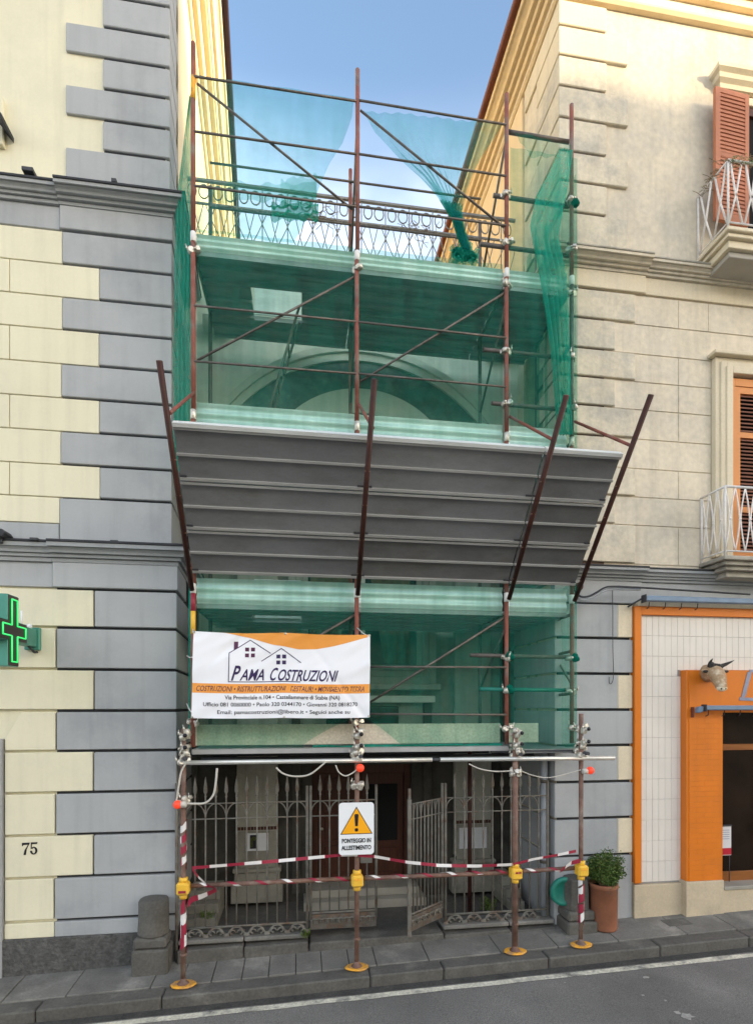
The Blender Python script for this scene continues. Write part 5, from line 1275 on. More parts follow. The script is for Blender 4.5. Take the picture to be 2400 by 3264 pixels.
mb = MB(); mb.grid(roll(1436, 1526, 778, 832, 9.3, .035, 9), 46, 22); mb.build('gathered_fold', M['net_dense'], n2, fix=False)
def fan_part(t0): return lambda s, t: fan(lc, rc2, 350, 394, 800, 7, .02)(s, t0 + (1 - t0) * t)
mb = MB(); mb.grid(lambda s, t: tuple(Vector(fan_part(.62)(s, t)) + Vector((0, .02, 0))), 60, 20); mb.build('gathered_fold', M['net_dense'], n2, fix=False)
# narrow bay, top: dense swag pulled towards the right pole
ls = [(0, 1785), (.08, 1752), (.17, 1708), (.27, 1690), (.4, 1715), (.7, 1752), (1, 1778)]
rs = [(0, 1826), (.1, 1815), (.2, 1798), (.3, 1780), (.45, 1808), (1, 1822)]
net('bunched dark green swag of net beside the rightmost upper pole', fan(ls, rs, 470, 478, 1385, 5, .022, 5.93), 60, 90, M['net_dense'])
net('pale green net flap over the top rail of the narrow right bay', fan([(0, 1640), (1, 1690)], [(0, 1822), (1, 1815)], 418, 462, 500, 3, .01, 5.945), 40, 16, M['net'])
# side nets
def side_left(s, t):
    z = 9.35 + (5.42 - 9.35) * t; w = min(1, .12 + t * 3.2) * (1 + .15 * nz(t * 5, 3))
    x = XP[0] - .02 - .235 * s * w; y = YU + .02 + .26 * s * w + .022 * math.sin(s * 26 + 4 * nz(t * 2, 1))
    return (x, y, z)
net('bright green pleated net closing the left flank above the canopy', side_left, 60, 80, M['net_dense'])
def side_left2(s, t):
    z = 4.2 + (2.5 - 4.2) * t
    return (XP[0] - .02 - .07 * s, YU + .02 + .20 * s + .015 * math.sin(s * 14 + 4 * nz(t * 2, 1)), z)
net('narrow strip of green net behind the left edge of the banner', side_left2, 24, 30, M['net_dense'])
def side_right(z1, z0):
    def fn(s, t):
        z = z1 + (z0 - z1) * t
        return (XP[3] + .045 - .05 * s + .018 * math.sin(s * 34 + 5 * nz(t * 2, 7)), YU - .02 + 1.4 * s, z)
    return fn
net('green net along the right flank above the canopy', side_right(9.1, 5.4), 80, 50, M['net'])
net('green net along the right flank below the canopy', side_right(4.3, 2.36), 80, 40, M['net'])
# below the canopy
xla = P(1018, 2290, YN); xlb = P(967, 2378, YN)
def xr_lo(t):
    z = 4.28 + (2.40 - 4.28) * t
    return XP[1] - .03 if z > 2.70 else XP[1] - .03 + (xlb.x - XP[1] + .03) * min(1, (2.70 - z) / .27) ** .7
def xl_lo(t):
    z = 4.28 + (2.36 - 4.28) * t
    return XP[1] + .05 if z > 2.74 else XP[1] + .05 + .52 * min(1, (2.74 - z) / .38) ** .8
net('green net across the left bay behind the banner', flat_net(XP[0] + .03, 0, 2.40, 4.28, YN, .010, 4, xr=xr_lo, seed=11), 60, 60, M['net'])
n6 = net('green net across the middle bay right of the banner', flat_net(0, XP[2] - .03, 2.36, 4.28, YN, .010, 5, xl=xl_lo, seed=12), 70, 60, M['net'])
net('green net over the narrow right bay below the canopy', flat_net(XP[2] + .02, XP[3] + .04, 2.36, 4.28, 5.955, .014, 5, seed=13), 40, 50, M['net'])
mb = MB(); mb.grid(lambda s, t: (xlb.x + .1 + (XP[2] - .05 - xlb.x - .1) * s, YN - .01 + .02 * math.sin(t * 6 + 5 * nz(s * 5, 2)) + .02 * nz(s * 12, t * 3), 2.355 + .07 * t + .012 * nz(s * 9, t)), 70, 8); mb.build('gathered_hem', M['net_dense'], n6, fix=False)
for i, z in ((2, 3.43), (2, 3.05), (3, 3.42), (3, 8.72)):
    c_ = Vector((XP[i] + .03, YU - .03, z)); mb = MB(); mb.ball(c_, .05, 14, 10, (1, .8, 1)); mb.v = [tuple(c_ + (Vector(q) - c_) * (1 + .5 * nz(*((Vector(q) - c_) * 25)))) for q in mb.v]
    mb.build('net_tie', M['net_clump'], sc)

# ================================================================== BANNER
yb = 5.735
bc = [P(617, 2012, yb), P(1180, 2023, yb), P(1178, 2288, yb), P(610, 2290, yb)]
def B(a, b, d=0.0):
    top = bc[0].lerp(bc[1], a); bot = bc[3].lerp(bc[2], a); p = top.lerp(bot, b)
    p = p.copy(); p.z -= .012 * abs(math.sin(2 * math.pi * a)) * (1 - b) + .006 * abs(math.sin(2 * math.pi * a)) * b
    w = .024 * nz(a * 3.1, b * 2.0, 1.7) + .012 * math.sin(a * 9 + b * 7) * (.3 + a * .7) + .012 * nz(a * 9 + b * 7, b * 3, 5) + .014 * math.exp(-((a - b * .35 - .62) / .02) ** 2) * b + .012 * math.exp(-((a + b * .5 - .28) / .025) ** 2) * (1 - b)
    w += .022 * math.exp(-((a + (1 - b) * .25 - .99) / .03) ** 2) * max(0, b - .55)
    return Vector((p.x, yb + w - d, p.z))
ban = root('banner', (0, yb, B(.5, 1).z), 'white and orange building company banner with two house outlines tied to the scaffold', 'banner')
mb = MB(); mb.grid(lambda s, t: tuple(B(s, t)), 90, 50); mb.grid(lambda s, t: tuple(B(s, t, -.0015)), 90, 50); mb.build('sheet', M['white_sheet'], ban, fix=False)
def bz(x, y): return ((x - 95) / 1458.0, (y - 100) / 692.0)         # artwork coordinates on the sheet
def bprint(name, me_or_mb, material, d=.0025):
    if isinstance(me_or_mb, MB): vv, ff = me_or_mb.v, me_or_mb.f
    mb = MB(); mb.v = [tuple(B(*bz(v[0], v[1]), d)) for v in vv]; mb.f = list(ff); mb.sm = [False] * len(ff)
    return mb.build(name, material, ban, fix=False)
def art_grid(fn, ns, nt):
    m_ = MB(); m_.grid(lambda s, t: (*fn(s, t), 0), ns, nt); return m_
swt = [(300, 92), (420, 112), (550, 138), (740, 196), (950, 228), (1100, 220), (1250, 192), (1400, 155), (1530, 122)]
def sw(s, t):
    x = 300 + 1230 * s; yt = 100; return (x, yt + (max(yt + .5, interp([(a, b) for a, b in swt], x)) - yt) * t)
bprint('orange_swoosh', art_grid(sw, 60, 6), M['orange_print'], .0020)
bprint('orange_band', art_grid(lambda s, t: (96 + 1456 * s, 512 + 76 * t), 60, 3), M['orange_print'], .0020)
def stroke(pts, w):
    m_ = MB()
    for (x0, y0), (x1, y1) in zip(pts[:-1], pts[1:]):
        d = Vector((x1 - x0, y1 - y0)); L_ = d.length; d /= L_; nx, ny = -d.y * w / 2, d.x * w / 2; n = max(1, int(L_ / 40)); e = w * .35
        m_.grid(lambda s, t: (x0 - d.x * e + d.x * (L_ + 2 * e) * s + nx * (2 * t - 1), y0 - d.y * e + d.y * (L_ + 2 * e) * s + ny * (2 * t - 1), 0), n, 1)
    return m_
bprint('house_outline', stroke([(965, 495), (382, 495), (382, 262), (550, 155), (716, 263)], 6.5), M['navy'])
bprint('house_outline', stroke([(645, 326), (806, 226), (968, 336)], 6.5), M['navy'])
m_ = MB(); m_.add([(418, 168, 0), (452, 168, 0), (452, 214, 0), (418, 236, 0)], [(0, 1, 2, 3)]); bprint('chimney', m_, M['maroon'])
for x0, y0, mm in ((510, 216, 'maroon'), (766, 276, 'navy')):
    for dx in (0, 48):
        for dy in (0, 48):
            m_ = MB(); m_.add([(x0 + dx, y0 + dy, 0), (x0 + dx + 32, y0 + dy, 0), (x0 + dx + 32, y0 + dy + 31, 0), (x0 + dx, y0 + dy + 31, 0)], [(0, 1, 2, 3)]); bprint('window_square', m_, M[mm])
def btext(s, x0, x1, ybase, cap, material, shear=0.0, bold=0.0, d=.0025):
    me = text_mesh(s, 1.0, 0, bold, 'LEFT')
    xs_ = [v.co.x for v in me.vertices]; k = (x1 - x0 - shear * cap) / (max(xs_) - min(xs_)); mn = min(xs_)
    zt = 0.69
    m_ = MB(); m_.v = [(x0 + (v.co.x - mn) * k + shear * cap * v.co.z / zt, ybase - cap * v.co.z / zt, 0) for v in me.vertices]
    m_.f = [tuple(p.vertices) for p in me.polygons if p.normal.y < -.5]; bpy.data.meshes.remove(me)
    used = sorted({i for f in m_.f for i in f}); ix = {i: k_ for k_, i in enumerate(used)}; m_.v = [m_.v[i] for i in used]; m_.f = [tuple(ix[i] for i in f) for f in m_.f]
    return bprint('lettering', m_, material, d)
btext('P', 402, 486, 482, 116, M['navy'], .28, .022); btext('AMA', 470, 692, 482, 90, M['navy'], .28, .016)
btext('C', 706, 786, 484, 100, M['navy'], .28, .018); btext('OSTRUZIONI', 772, 1284, 486, 88, M['navy'], .28, .020)
btext('COSTRUZIONI \u2022 RISTRUTTURAZIONI \u2022 RESTAURI \u2022 MOVIMENTO TERRA', 125, 1516, 573, 42, M['maroon'], .2, .010)
btext('Via Provinciale n.104 \u2022 Castellammare di Stabia (NA)', 355, 1297, 637, 32, M['blackp'], 0, .012)
btext('Ufficio 081 0060000 \u2022 Paolo 320 0344170 \u2022 Giovanni 320 0818270', 185, 1450, 694, 31, M['blackp'], 0, .010)
btext('Email: pamacostruzioni@libero.it \u2022 Seguici anche su', 297, 1385, 755, 30, M['blackp'], 0, .010)
for a, b in ((.004, .01), (.996, .01), (.004, .99), (.996, .985), (.51, .01), (.51, .99)):
    p = B(a, b, .003); mb = MB(); mb.lathe((p.x, p.y, p.z), [(.004, 0), (.012, -.001), (.012, .003)], 10, 'y'); mb.build('eyelet', M['coupler'], ban)
tie = lambda a, b, nm: (lambda mb: (mb.tube([a, (Vector(a) + Vector(b)) / 2 + Vector((0, 0, -.012)), b], .006, 5), mb.build('tie', M['white_tape'], ban)))(MB())
tie(tuple(B(.0, .30)), (XP[0] - .06, YU - .02, B(0, .26).z), 0); tie(tuple(B(.0, .93)), (XP[0] - .06, YU - .03, B(0, .83).z), 0); tie(tuple(B(.99, .02)), (XP[1], YU - .03, B(1, 0).z + .1), 0); tie(tuple(B(.0, .02)), (XP[0], YU - .03, B(0, 0).z + .05), 0)

# ================================================================== WARNING SIGN
ys = 5.73
c0, c1 = P(1080, 2728, ys), P(1192, 2558, ys)
sx0, sx1, sz0, sz1 = c0.x, c1.x, c0.z, c1.z
ws = root('warning_sign', ((sx0 + sx1) / 2, ys, sz0), 'white warning sign with yellow triangle fixed to the second street post', 'sign')
def rrect(x0, x1, z0, z1, r, n=6):
    pts = []
    for cx, cz, a0 in ((x1 - r, z1 - r, 0), (x0 + r, z1 - r, 90), (x0 + r, z0 + r, 180), (x1 - r, z0 + r, 270)):
        for k in range(n + 1): a = R(a0 + 90 * k / n); pts.append((cx + r * math.cos(a), cz + r * math.sin(a)))
    return pts
mb = MB(); mb.prism_y(rrect(sx0, sx1, sz0, sz1, .035), ys, ys + .006); mb.build('board', M['white_sign'], ws)
W_, H_ = sx1 - sx0, sz1 - sz0; cx = (sx0 + sx1) / 2
def tri(g_, y, m, nm):
    h = H_ * .53; top = sz1 - H_ * .075; bw = W_ * .46
    k = g_; pts = [(cx, top - 2 * k), (cx + bw - 1.75 * k, top - h + k), (cx - bw + 1.75 * k, top - h + k)]
    mb = MB(); mb.prism_y(pts, y, y + .0012); mb.build(nm, m, ws)
tri(0, ys - .0018, M['blackp'], 'triangle_border'); tri(.008, ys - .0034, M['amber'], 'triangle')
ze = sz1 - H_ * .24
mb = MB(); mb.prism_y([(cx - .022, ze), (cx - .016, ze + .012), (cx + .016, ze + .012), (cx + .022, ze), (cx + .014, ze - .115), (cx - .014, ze - .115)], ys - .005, ys - .0036); mb.prism_y(rrect(cx - .018, cx + .018, ze - .172, ze - .137, .012, 3), ys - .005, ys - .0036); mb.build('exclamation_mark', M['blackp'], ws)
text('lettering', 'PONTEGGIO IN', .062, (cx, ys - .0025, sz0 + H_ * .235), M['blackp'], ws, bold=.0015, width=W_ * .82)
text('lettering', 'ALLESTIMENTO', .062, (cx, ys - .0025, sz0 + H_ * .10), M['blackp'], ws, bold=.0015, width=W_ * .84)
mb = MB(); mb.box(cx - .012, cx + .012, ys + .0061, ys + .06, sz0 + .02, sz0 + .05); mb.box(cx - .012, cx + .012, ys + .0061, ys + .06, sz1 - .06, sz1 - .03); mb.build('clip', M['coupler'], ws)

# ================================================================== BARRIER TAPE, COVERS, LAMPS, CABLES
def tape(label, pts, w=.042, seg=.17, twist=.3, name='barrier_tape'):
    pts = [Vector(p) for p in pts]
    L_ = [0]
    for a, b in zip(pts[:-1], pts[1:]): L_.append(L_[-1] + (b - a).length)
    def at(d):
        for i in range(len(pts) - 1):
            if d <= L_[i + 1] + 1e-6: return pts[i].lerp(pts[i + 1], (d - L_[i]) / max(1e-6, L_[i + 1] - L_[i]))
        return pts[-1]
    def ww(d): th = twist * math.sin(d * 5); return Vector((0, -math.sin(th) * w / 2, math.cos(th) * w / 2))
    n = max(1, int(L_[-1] / (seg / 4))); ds = [L_[-1] * i / n for i in range(n + 1)]
    return strip(name, [(at(q) - ww(q), at(q) + ww(q)) for q in ds], [int((ds[i] + ds[i + 1]) / 2 / seg) % 2 for i in range(n)], label)
def strip(name, pairs, idx, label):
    mb = MB(); n = len(pairs) - 1
    mb.add([q for pr_ in pairs for q in pr_], [(2 * i, 2 * i + 2, 2 * i + 3, 2 * i + 1) for i in range(n)], True)
    o = mb.build(name, M['red_tape'], fix=False, label=label, cat='barrier tape'); o.data.materials.append(M['white_tape'])
    for p_, k in zip(o.data.polygons, idx): p_.material_index = k
    return o
YT = 5.76
def line(uv, y=YT): return [P(u, v, y) for u, v in uv]
tape('red and white barrier tape stretched from the leftmost post to the warning sign', line([(612, 2768), (760, 2756), (880, 2746), (1000, 2735), (1085, 2727), (1140, 2726)]), .034)
tape('red and white barrier tape sagging from the warning sign to the third post', line([(1142, 2728), (1190, 2731), (1300, 2750), (1400, 2760), (1520, 2762), (1632, 2757)]), .034)
tape('red and white barrier tape rising from the third post to the rightmost post', line([(1636, 2757), (1700, 2740), (1770, 2728), (1836, 2714)]), .032)
tape('loose red and white tape end drooping above the yellow cover on the leftmost post', line([(612, 2768), (630, 2795), (660, 2822), (690, 2836)]), .04, .11, .8)
tape('loose red and white tape end hanging below the barrier rail by the leftmost post', line([(598, 2885), (612, 2868), (640, 2860), (668, 2848), (690, 2838)], 5.77), .07, .12, .7)
tape('loose red and white tape end tied above the cover on the rightmost post', line([(1850, 2745), (1820, 2752), (1795, 2770), (1785, 2780)]), .05, .10, .5)
def wrap(label, x, z0, z1, r, pitch, w, seg=.10, y=YL):
    n = int((z1 - z0) / pitch * 22); pairs = []
    for i in range(n + 1):
        t = i / n; a = t * (z1 - z0) / pitch * 2 * math.pi; rr_ = r + .005 * nz(t * 40, z0); wv = w * (1 + .3 * nz(t * 23, z0 + 3))
        c_ = Vector((x + rr_ * math.cos(a), y + rr_ * math.sin(a), z0 + (z1 - z0 - w) * t + .02 * nz(t * 11, z0))); pairs.append((c_, c_ + Vector((0, 0, wv))))
    return strip('post_tape', pairs, [int((z1 - z0) * i / n / seg) % 2 for i in range(n)], label)
wrap('red and white tape wound round the leftmost post above the barrier rail', XL_[0], 1.16, 1.72, .030, .13, .075, .085)
wrap('red and white tape wound round the leftmost post below the barrier rail', XL_[0], .30, .88, .030, .15, .12, .12)
wrap('red and white tape wound round the rightmost post below its yellow cover', XL_[3], .36, .93, .032, .12, .09, .075)
for a, b, lb_ in ((0, 1, 'first'), (1, 2, 'middle'), (2, 3, 'short right')):
    x0, x1 = XL_[a] + .06, XL_[b] - .06; n = int((x1 - x0) / .29 * 20); pairs = []
    for k in range(n + 1):
        t = k / n; ang = t * (x1 - x0) / .29 * 2 * math.pi
        c_ = Vector((x0 + (x1 - x0 - .05) * t, YL + .045 + .0265 * math.cos(ang), 1.003 + .0265 * math.sin(ang))); pairs.append((c_, c_ + Vector((.06, 0, 0))))
    strip('rail_tape', pairs, [1 if (int(i / 10)) % 3 == 0 else 0 for i in range(n)], 'red and white tape spiralled along the %s length of barrier rail' % {'first': 'left', 'middle': 'middle', 'short right': 'short right'}[lb_])
cov = None
names_ = ['leftmost', 'warning sign', 'thick third', 'rightmost']
for i, x in enumerate(XL_):
    rt = root('coupler_cover', (x, YL, .92), {0: 'yellow plastic coupler cover on the leftmost post', 1: 'yellow plastic coupler cover under the warning sign', 2: 'yellow plastic coupler cover with red marks on the thicker third post', 3: 'yellow plastic coupler cover in front of the potted shrub'}[i], 'cover', 'yellow coupler covers on the street posts')
    z = 1.0
    mb = MB(); mb.box(x - .062, x + .062, YL - .07, YL + .055, z - .062, z + .062); mb.build('shell', M['yellow'], rt, bevel=.018)
    mb = MB(); mb.lathe((x, YL, z + .06), [(.03, 0), (.044, .0), (.044, .045), (.03, .047)], 10); mb.build('collar', M['yellow'], rt)
    mb = MB(); mb.lathe((x, YL, z - .108), [(.03, 0), (.040, .0), (.040, .045), (.03, .047)], 10); mb.build('collar', M['yellow'], rt)
    mb = MB()
    if i == 2:
        for s in (-1, 1): mb.box(x + s * .018 - .014 + .01, x + s * .018 + .014 + .01, YL - .074, YL - .0701, z + .01, z + .03)
    else: mb.box(x - .036, x + .036, YL - .074, YL - .0701, z - .035 if i == 0 else z + .012, z - .010 if i == 0 else z + .03)
    mb.build('slot', M['red_tape'] if i in (0, 2) else M['yellow_or'], rt)
for (u, v, s, lab) in ((566, 2566, -1, 'small red hazard lamp left of the leftmost post'), (1148, 2449, 0, 'small red hazard lamp on the post above the warning sign'), (1881, 2457, 1, 'small red hazard lamp on the rightmost post by the grey wall')):
    p = P(u, v, 5.74); rt = root('hazard_lamp', p, lab, 'lamp', 'red hazard lamps strung along the scaffold')
    mb = MB(); mb.ball(p, .044, 16, 10); mb.build('lens', M['red_lamp'], rt)
    mb = MB(); d = -s * .05
    mb.lathe((p.x, p.y, p.z), [(.02, .03), (.033, .035), (.033, .085), (.02, .09)], 12, 'x') if s < 0 else (mb.lathe((p.x - .095, p.y, p.z - .008), [(.02, 0), (.03, .005), (.03, .058), (.02, .06)], 12, 'x') if s > 0 else mb.lathe((p.x, p.y + .02, p.z - .0), [(.02, .02), (.03, .022), (.03, .05)], 12, 'y'))
    mb.build('holder', M['cable'], rt)
def smooth(pts, n=6):
    out = []; P_ = [pts[0]] + pts + [pts[-1]]
    for i in range(1, len(P_) - 2):
        for k in range(n):
            t = k / n; a, b, c_, d = P_[i - 1], P_[i], P_[i + 1], P_[i + 2]
            out.append(.5 * ((2 * b) + (c_ - a) * t + (2 * a - 5 * b + 4 * c_ - d) * t * t + (3 * b - a - 3 * c_ + d) * t ** 3))
    return out + [pts[-1]]
def cable(label, uv, y, r=.008, m='cable'):
    mb = MB(); mb.tube(smooth([P(u, v, y) for u, v in uv]), r, 6); return mb.build('cable', M[m], label=label, cat='cable')
cable('pale cable running down beside the leftmost post to its red lamp', [(592, 2435), (578, 2462), (570, 2505), (562, 2560)], 5.75, .010)
cable('thick pale cable curving up from the leftmost lamp to the silver tube', [(577, 2562), (620, 2563), (655, 2560), (680, 2535), (688, 2495), (692, 2450)], 5.75, .012)
cable('pale cable looping below the silver tube in the left bay', [(880, 2448), (905, 2468), (945, 2476), (990, 2468), (1040, 2428)], 5.75, .010)
cable('short pale cable loop just left of the lamp above the warning sign', [(1070, 2440), (1080, 2462), (1100, 2474), (1122, 2466), (1140, 2452)], 5.75, .008)
cable('pale cable drooping to the third post under the silver tube', [(1495, 2436), (1530, 2452), (1580, 2460), (1632, 2458)], 5.75, .008)
cable('thin pale cable hanging between the third post and the rightmost lamp', [(1648, 2452), (1690, 2470), (1740, 2480), (1790, 2472), (1850, 2455)], 5.75, .006)
cable('dark cable bending along the cornice beside the rightmost canopy pole', [(1832, 1862), (1834, 1885), (1852, 1902), (1878, 1900), (1905, 1886), (1926, 1874), (1950, 1870), (2020, 1872), (2150, 1880), (2390, 1895)], 6.14, .012, 'lead')
cable('pale conduit looped above the grey quoins beside the scaffold', [(1828, 1880), (1840, 1905), (1862, 1913), (1890, 1902), (1920, 1886), (1950, 1878), (2040, 1880)], 6.17, .016, 'pipe_grey')
cable('thin loose wire hanging down over the grey quoins', [(1952, 1880), (1953, 1950), (1953, 2060), (1955, 2150), (1950, 2177), (1942, 2178), (1941, 2158)], 6.30, .004, 'iron_dark')
p = P(1850, 1868, 6.24); mb = MB(); mb.lathe((p.x, 6.24, p.z), [(.001, 0), (.04, 0), (.05, .02), (.05, .07)], 16, 'y'); mb.build('duct_cap', M['wood_dark'], label='round brown pipe end in the wall inside the conduit loop', cat='pipe')

# ================================================================== STREET FURNITURE
def bollard(x, y, rad, zshaft, zbase, wb, label, sides=28, m='basalt'):
    zg = gz(x, y); rt = root('stone_bollard', (x, y, zg), label, 'bollard')
    mb = MB(); h = zshaft - zbase
    mb.lathe((x, y, zbase), [(rad * 1.02, 0), (rad * 1.02, h * .05), (rad, h * .4), (rad * .97, h - .03), (rad * .90, h - .012), (rad * .6, h), (.001, h + .012)], sides, smooth=sides > 12)
    mb.v = [(vx + .006 * nz(vx * 9, vz * 7, vy * 9), vy + .006 * nz(vz * 9, vx * 7, 2), vz + .004 * nz(vx * 12, vy * 12, 4)) for vx, vy, vz in mb.v]
    mb.build('shaft', M[m], rt)
    mb = MB(); mb.box(x - wb / 2, x + wb / 2, y - wb / 2, y + wb / 2, zg - .1, zbase - .12); mb.build('base', M[m], rt, bevel=.02)
    mb = MB(); mb.box(x - wb / 2 + .015, x + wb / 2 - .02, y - wb / 2 + .02, y + wb / 2 - .02, zbase - .119, zbase - .002); mb.build('plinth', M[m], rt, bevel=.025)
    return rt
yb1 = 6.24
bollard(PX(490, yb1), yb1, .158, PZ(490, 2862, yb1), PZ(490, 2992, yb1 - .15), .37, 'rounded dark stone bollard in front of the left corner building')
yb2 = 6.235
bollard(PX(1834, yb2), yb2, .155, PZ(1834, 2794, yb2), PZ(1834, 2908, yb2 - .15), .38, 'faceted dark stone bollard beside the potted shrub', sides=8)
p = P(1797, 2843, 6.22)
mb = MB(); mb.lathe((p.x, 6.2, p.z), [(.001, .03), (.10, .025), (.12, .0), (.15, -.012), (.17, .0), (.175, .03), (.165, .05)], 32, 'y')
mb.build('plastic_lid', M['green_plastic'], label='round green plastic lid leaning behind the faceted bollard', cat='lid')
# potted shrub
xp_, yp_ = PX(1922, 6.16), 6.155; zg = gz(xp_, yp_); hp = PZ(1920, 2829, 6.0) - zg
pp = root('potted_shrub', (xp_, yp_, zg), 'bushy green shrub in a tall terracotta pot beside the grey quoins', 'potted plant')
mb = MB(); mb.lathe((xp_, yp_, zg), [(.152, 0), (.157, .02), (.164, hp - .055), (.169, hp - .053), (.170, hp - .008), (.165, hp), (.148, hp), (.146, hp - .05), (.001, hp - .05)], 32); pot = mb.build('pot', M['terracotta'], pp)
mb = MB(); mb.lathe((xp_, yp_, zg + hp - .048), [(.001, .012), (.145, 0)], 16); mb.build('soil', M['soil'], pp)
rr = random.Random(12); stems = MB(); leaves = [MB(), MB()]
cz = zg + hp + .20
for i in range(110):
    a = rr.random() * 2 * math.pi; e = math.acos(1 - rr.random() * 1.55); rad = rr.uniform(.45, 1.0) * (1 + .16 * math.sin(a * 3 + 1))
    tipv = Vector((xp_ + .025 + .245 * rad * math.sin(e) * math.cos(a), yp_ + .2 * rad * math.sin(e) * math.sin(a), cz - .05 + .27 * rad * math.cos(e)))
    b0 = Vector((xp_ + .03 * math.cos(a), yp_ + .03 * math.sin(a), zg + hp - .04)); mid = b0.lerp(tipv, .5) + Vector((0, 0, .04))
    stems.tube([b0, mid, tipv], [.005, .0035, .0015], 4, caps=False)
    for k in range(85):
        t = rr.uniform(.4, 1.04); q = b0.lerp(mid, min(1, t * 2)) if t < .5 else mid.lerp(tipv, (t - .5) * 2)
        q = q + Vector((rr.gauss(0, .024), rr.gauss(0, .024), rr.gauss(0, .022)))
        d = Vector((rr.gauss(0, 1), rr.gauss(0, 1), rr.gauss(.3, .8))).normalized(); s_ = d.cross(Vector((rr.gauss(0, 1), rr.gauss(0, 1), rr.gauss(0, 1)))).normalized()
        l_ = rr.uniform(.014, .026); w = l_ * .46
        leaves[0 if rr.random() < .68 else 1].add([q, q + d * l_ * .5 + s_ * w, q + d * l_, q + d * l_ * .5 - s_ * w], [(0, 1, 2, 3)])
stems.build('stem', M['leaf_dry'], pp, fix=False)
fo = leaves[0].build('foliage', M['leaf'], pp, fix=False); leaves[1].build('young_leaf', M['leaf_lt'], fo, fix=False)
# weeds and moss at the fence
def weed(u, v, y, w, h, n, label, seed):
    p = P(u, v, y); rr = random.Random(seed); mb = MB()
    for i in range(n):
        a = rr.random() * 6.28; L_ = rr.uniform(.4, 1); b0 = p + Vector((rr.gauss(0, w * .25), rr.gauss(0, .02), 0)); t1 = b0 + Vector((math.cos(a) * w * L_ * .6, math.sin(a) * w * .3, h * rr.uniform(.4, 1)))
        mb.tube([b0, t1], .002, 3, caps=False)
        for k in range(7):
            q = b0.lerp(t1, rr.uniform(.3, 1)); d = Vector((rr.gauss(0, 1), rr.gauss(0, 1), rr.gauss(.2, 1))).normalized(); s_ = d.cross(Vector((.3, .5, 1))).normalized(); l_ = rr.uniform(.018, .036)
            mb.add([q, q + d * l_ * .5 + s_ * l_ * .35, q + d * l_, q + d * l_ * .5 - s_ * l_ * .35], [(0, 1, 2, 3)])
    mb.build('weed', M['leaf_lt'], fix=False, label=label, cat='plant')
weed(972, 2990, 6.27, .06, .09, 16, 'small green weed growing from the kerb left of the closed gate leaf', 1)
weed(1560, 2905, 6.95, .16, .20, 40, 'leafy green plant growing behind the right fence by the stone base', 2)
weed(1600, 2960, 6.5, .10, .14, 24, 'low green plant at the foot of the right fence', 3)
weed(655, 2930, 6.55, .10, .10, 22, 'small green plant behind the foot of the left fence', 4)
mb = MB(); rr = random.Random(8)
for u, v in ((640, 2972), (660, 2975), (625, 2978), (735, 2970), (905, 2965), (925, 2960), (950, 2968), (870, 2972), (690, 2978)):
    p = P(u, v, 6.46); mb.ball((p.x, 6.44, .215), .05, 10, 6, (1.2, .8, .55 + rr.random() * .5))
mb.v = [tuple(Vector(q) + Vector((0, 0, .02 * nz(q[0] * 30, q[2] * 30, q[1] * 30)))) for q in mb.v]
mb.build('moss', M['moss'], label='mounds of dark green moss along the foot of the left fence', cat='moss', kind='stuff')

# ================================================================== PHARMACY CROSS
xs = PX(131, 6.3); zc_ = 3.585; yc_ = 5.745
pc = root('pharmacy_cross', (xs, 6.3, zc_), 'green neon cross sign projecting from the left wall', 'sign')
def cross(x0, x1, hw, arm_y, arm_z):
    y0, y1, z0, z1 = yc_ - arm_y, yc_ + arm_y, zc_ - arm_z, zc_ + arm_z
    return [(y0, zc_ - hw), (yc_ - hw, zc_ - hw), (yc_ - hw, z0), (yc_ + hw, z0), (yc_ + hw, zc_ - hw), (y1, zc_ - hw), (y1, zc_ + hw), (yc_ + hw, zc_ + hw), (yc_ + hw, z1), (yc_ - hw, z1), (yc_ - hw, zc_ + hw), (y0, zc_ + hw)]
def cross_solid(x0, x1, hw, ay, az, m, nm, bev=0):
    pts = cross(x0, x1, hw, ay, az); n = len(pts); mb = MB()
    mb.add([(x0, y, z) for y, z in pts] + [(x1, y, z) for y, z in pts], [tuple(range(n))[::-1], tuple(range(n, 2 * n))] + [(i, (i + 1) % n, n + (i + 1) % n, n + i) for i in range(n)]); return mb.build(nm, m, pc, bevel=bev)
cross_solid(xs - .17, xs - .012, .098, .262, .345, M['pharm_green'], 'case', .004)
cross_solid(xs - .0118, xs - .004, .090, .254, .337, M['pharm_face'], 'face')
pts = [(xs + .004, y, z) for y, z in cross(0, 0, .052, .215, .30)]
mb = MB()
for a, b in zip(pts, pts[1:] + pts[:1]): mb.tube([a, b], .0075, 6)
mb.build('neon_tube', M['neon'], pc)
mb = MB(); mb.box(xs - .14, xs - .03, yc_ + .264, 6.28, zc_ - .10, zc_ + .085); mb.build('bracket', M['pharm_green'], pc, bevel=.006)
mb = MB(); mb.box(xs - .16, xs - .01, 6.281, 6.335, zc_ - .13, zc_ + .11); mb.build('wall_plate', M['pharm_green'], pc, bevel=.006)
mb = MB(); mb.ball((xs - .08, 6.22, zc_ + .11), .03, 8, 6); mb.tube([(xs - .11, 6.12, zc_ + .08), (xs - .11, 6.12, zc_ + .26)], .010, 6); mb.build('sensor', M['white_sign'], pc)
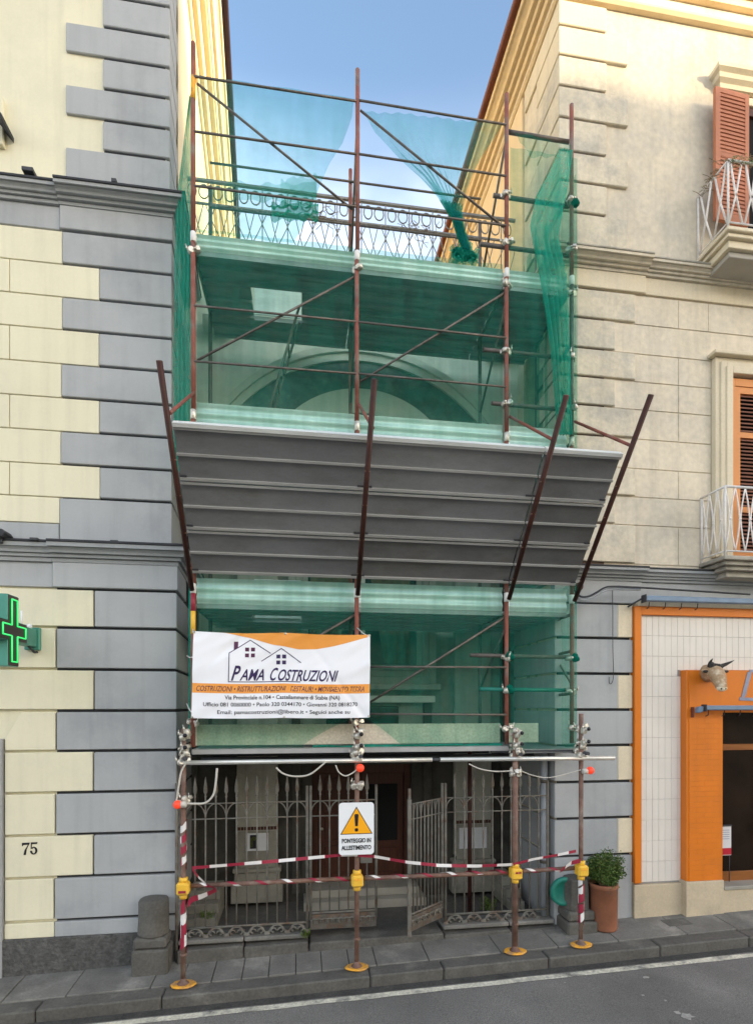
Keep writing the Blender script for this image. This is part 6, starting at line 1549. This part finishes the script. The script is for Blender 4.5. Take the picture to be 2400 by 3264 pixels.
mb = MB(); mb.tube([(xs - .08, 6.2, zc_ - .1), (xs - .05, 6.27, zc_ - .16), (xs - .05, 6.32, zc_ - .15)], .012, 6); mb.build('cable_gland', M['iron_dark'], pc)

# ================================================================== BUILDINGS ACROSS THE STREET (behind the viewer; they keep the low sun off the facades)
ob = root('apartment_block', (20, -66, gr(20)), 'long pale apartment block facing the scaffold across the street', 'building')
OY = -60; dr = 93.8 * math.tan(SUN_EL); XS_ = 66.0
H1, H2 = 10.75 + dr, 11.9 + dr
mb = MB(); mb.box(-30, XS_, OY - 12, OY, -3, H2 - .3); mb.box(XS_ + .001, 120, OY - 12, OY, -3, H1 - .25); mb.build('wall', M['side_cream'], ob)
mb = MB(); mb.box(-30.4, XS_ + .2, OY - 12.4, OY + .3, H2 - .299, H2); mb.box(XS_ + .201, 120.4, OY - 12.4, OY + .3, H1 - .249, H1); mb.build('roof', M['roof_tile'], ob)
mb = MB(); mb.box(XS_ + .3, 120, OY - .1, OY + .1, H1 + .42, H1 + .70)
for k in range(12): mb.box(XS_ + 1 + k * 4.5, XS_ + 1.15 + k * 4.5, OY - .08, OY + .08, H1 + .001, H1 + .419)
mb.build('shade_beam', M['iron'], ob)  # unseen beam added to cut a shaded band into the sunlight
w0 = MB(); w0.box(-.6, .6, -.02, .06, -1.1, 1.1); wme = w0.mesh('window', M['glass_dark'])[0]
w1 = MB(); w1.box(-.62, -.08, .061, .10, -1.15, 1.15); w1.box(.08, .62, .061, .10, -1.15, 1.15); wsh = w1.mesh('shutter', M['shutter'])[0]
for fl_ in range(5):
    for k in range(46):
        w_ = link('window', wme, ob, (-28 + k * 3.2, OY + .02, 3.0 + fl_ * 4.0))
        if (fl_ * 7 + k * 3) % 5: link('shutter', wsh, w_, (-28 + k * 3.2, OY + .07, 3.0 + fl_ * 4.0))

sq = MB(); sq.grid(lambda s, t: (-60 + 180 * s, -59 + 50 * t, gr(-60 + 180 * s) + .003), 30, 8, smooth=False)
sq.build('bounce_paving', M['travertine'], fix=False, kind='structure')  # unseen pale paving added to bounce light onto the low walls
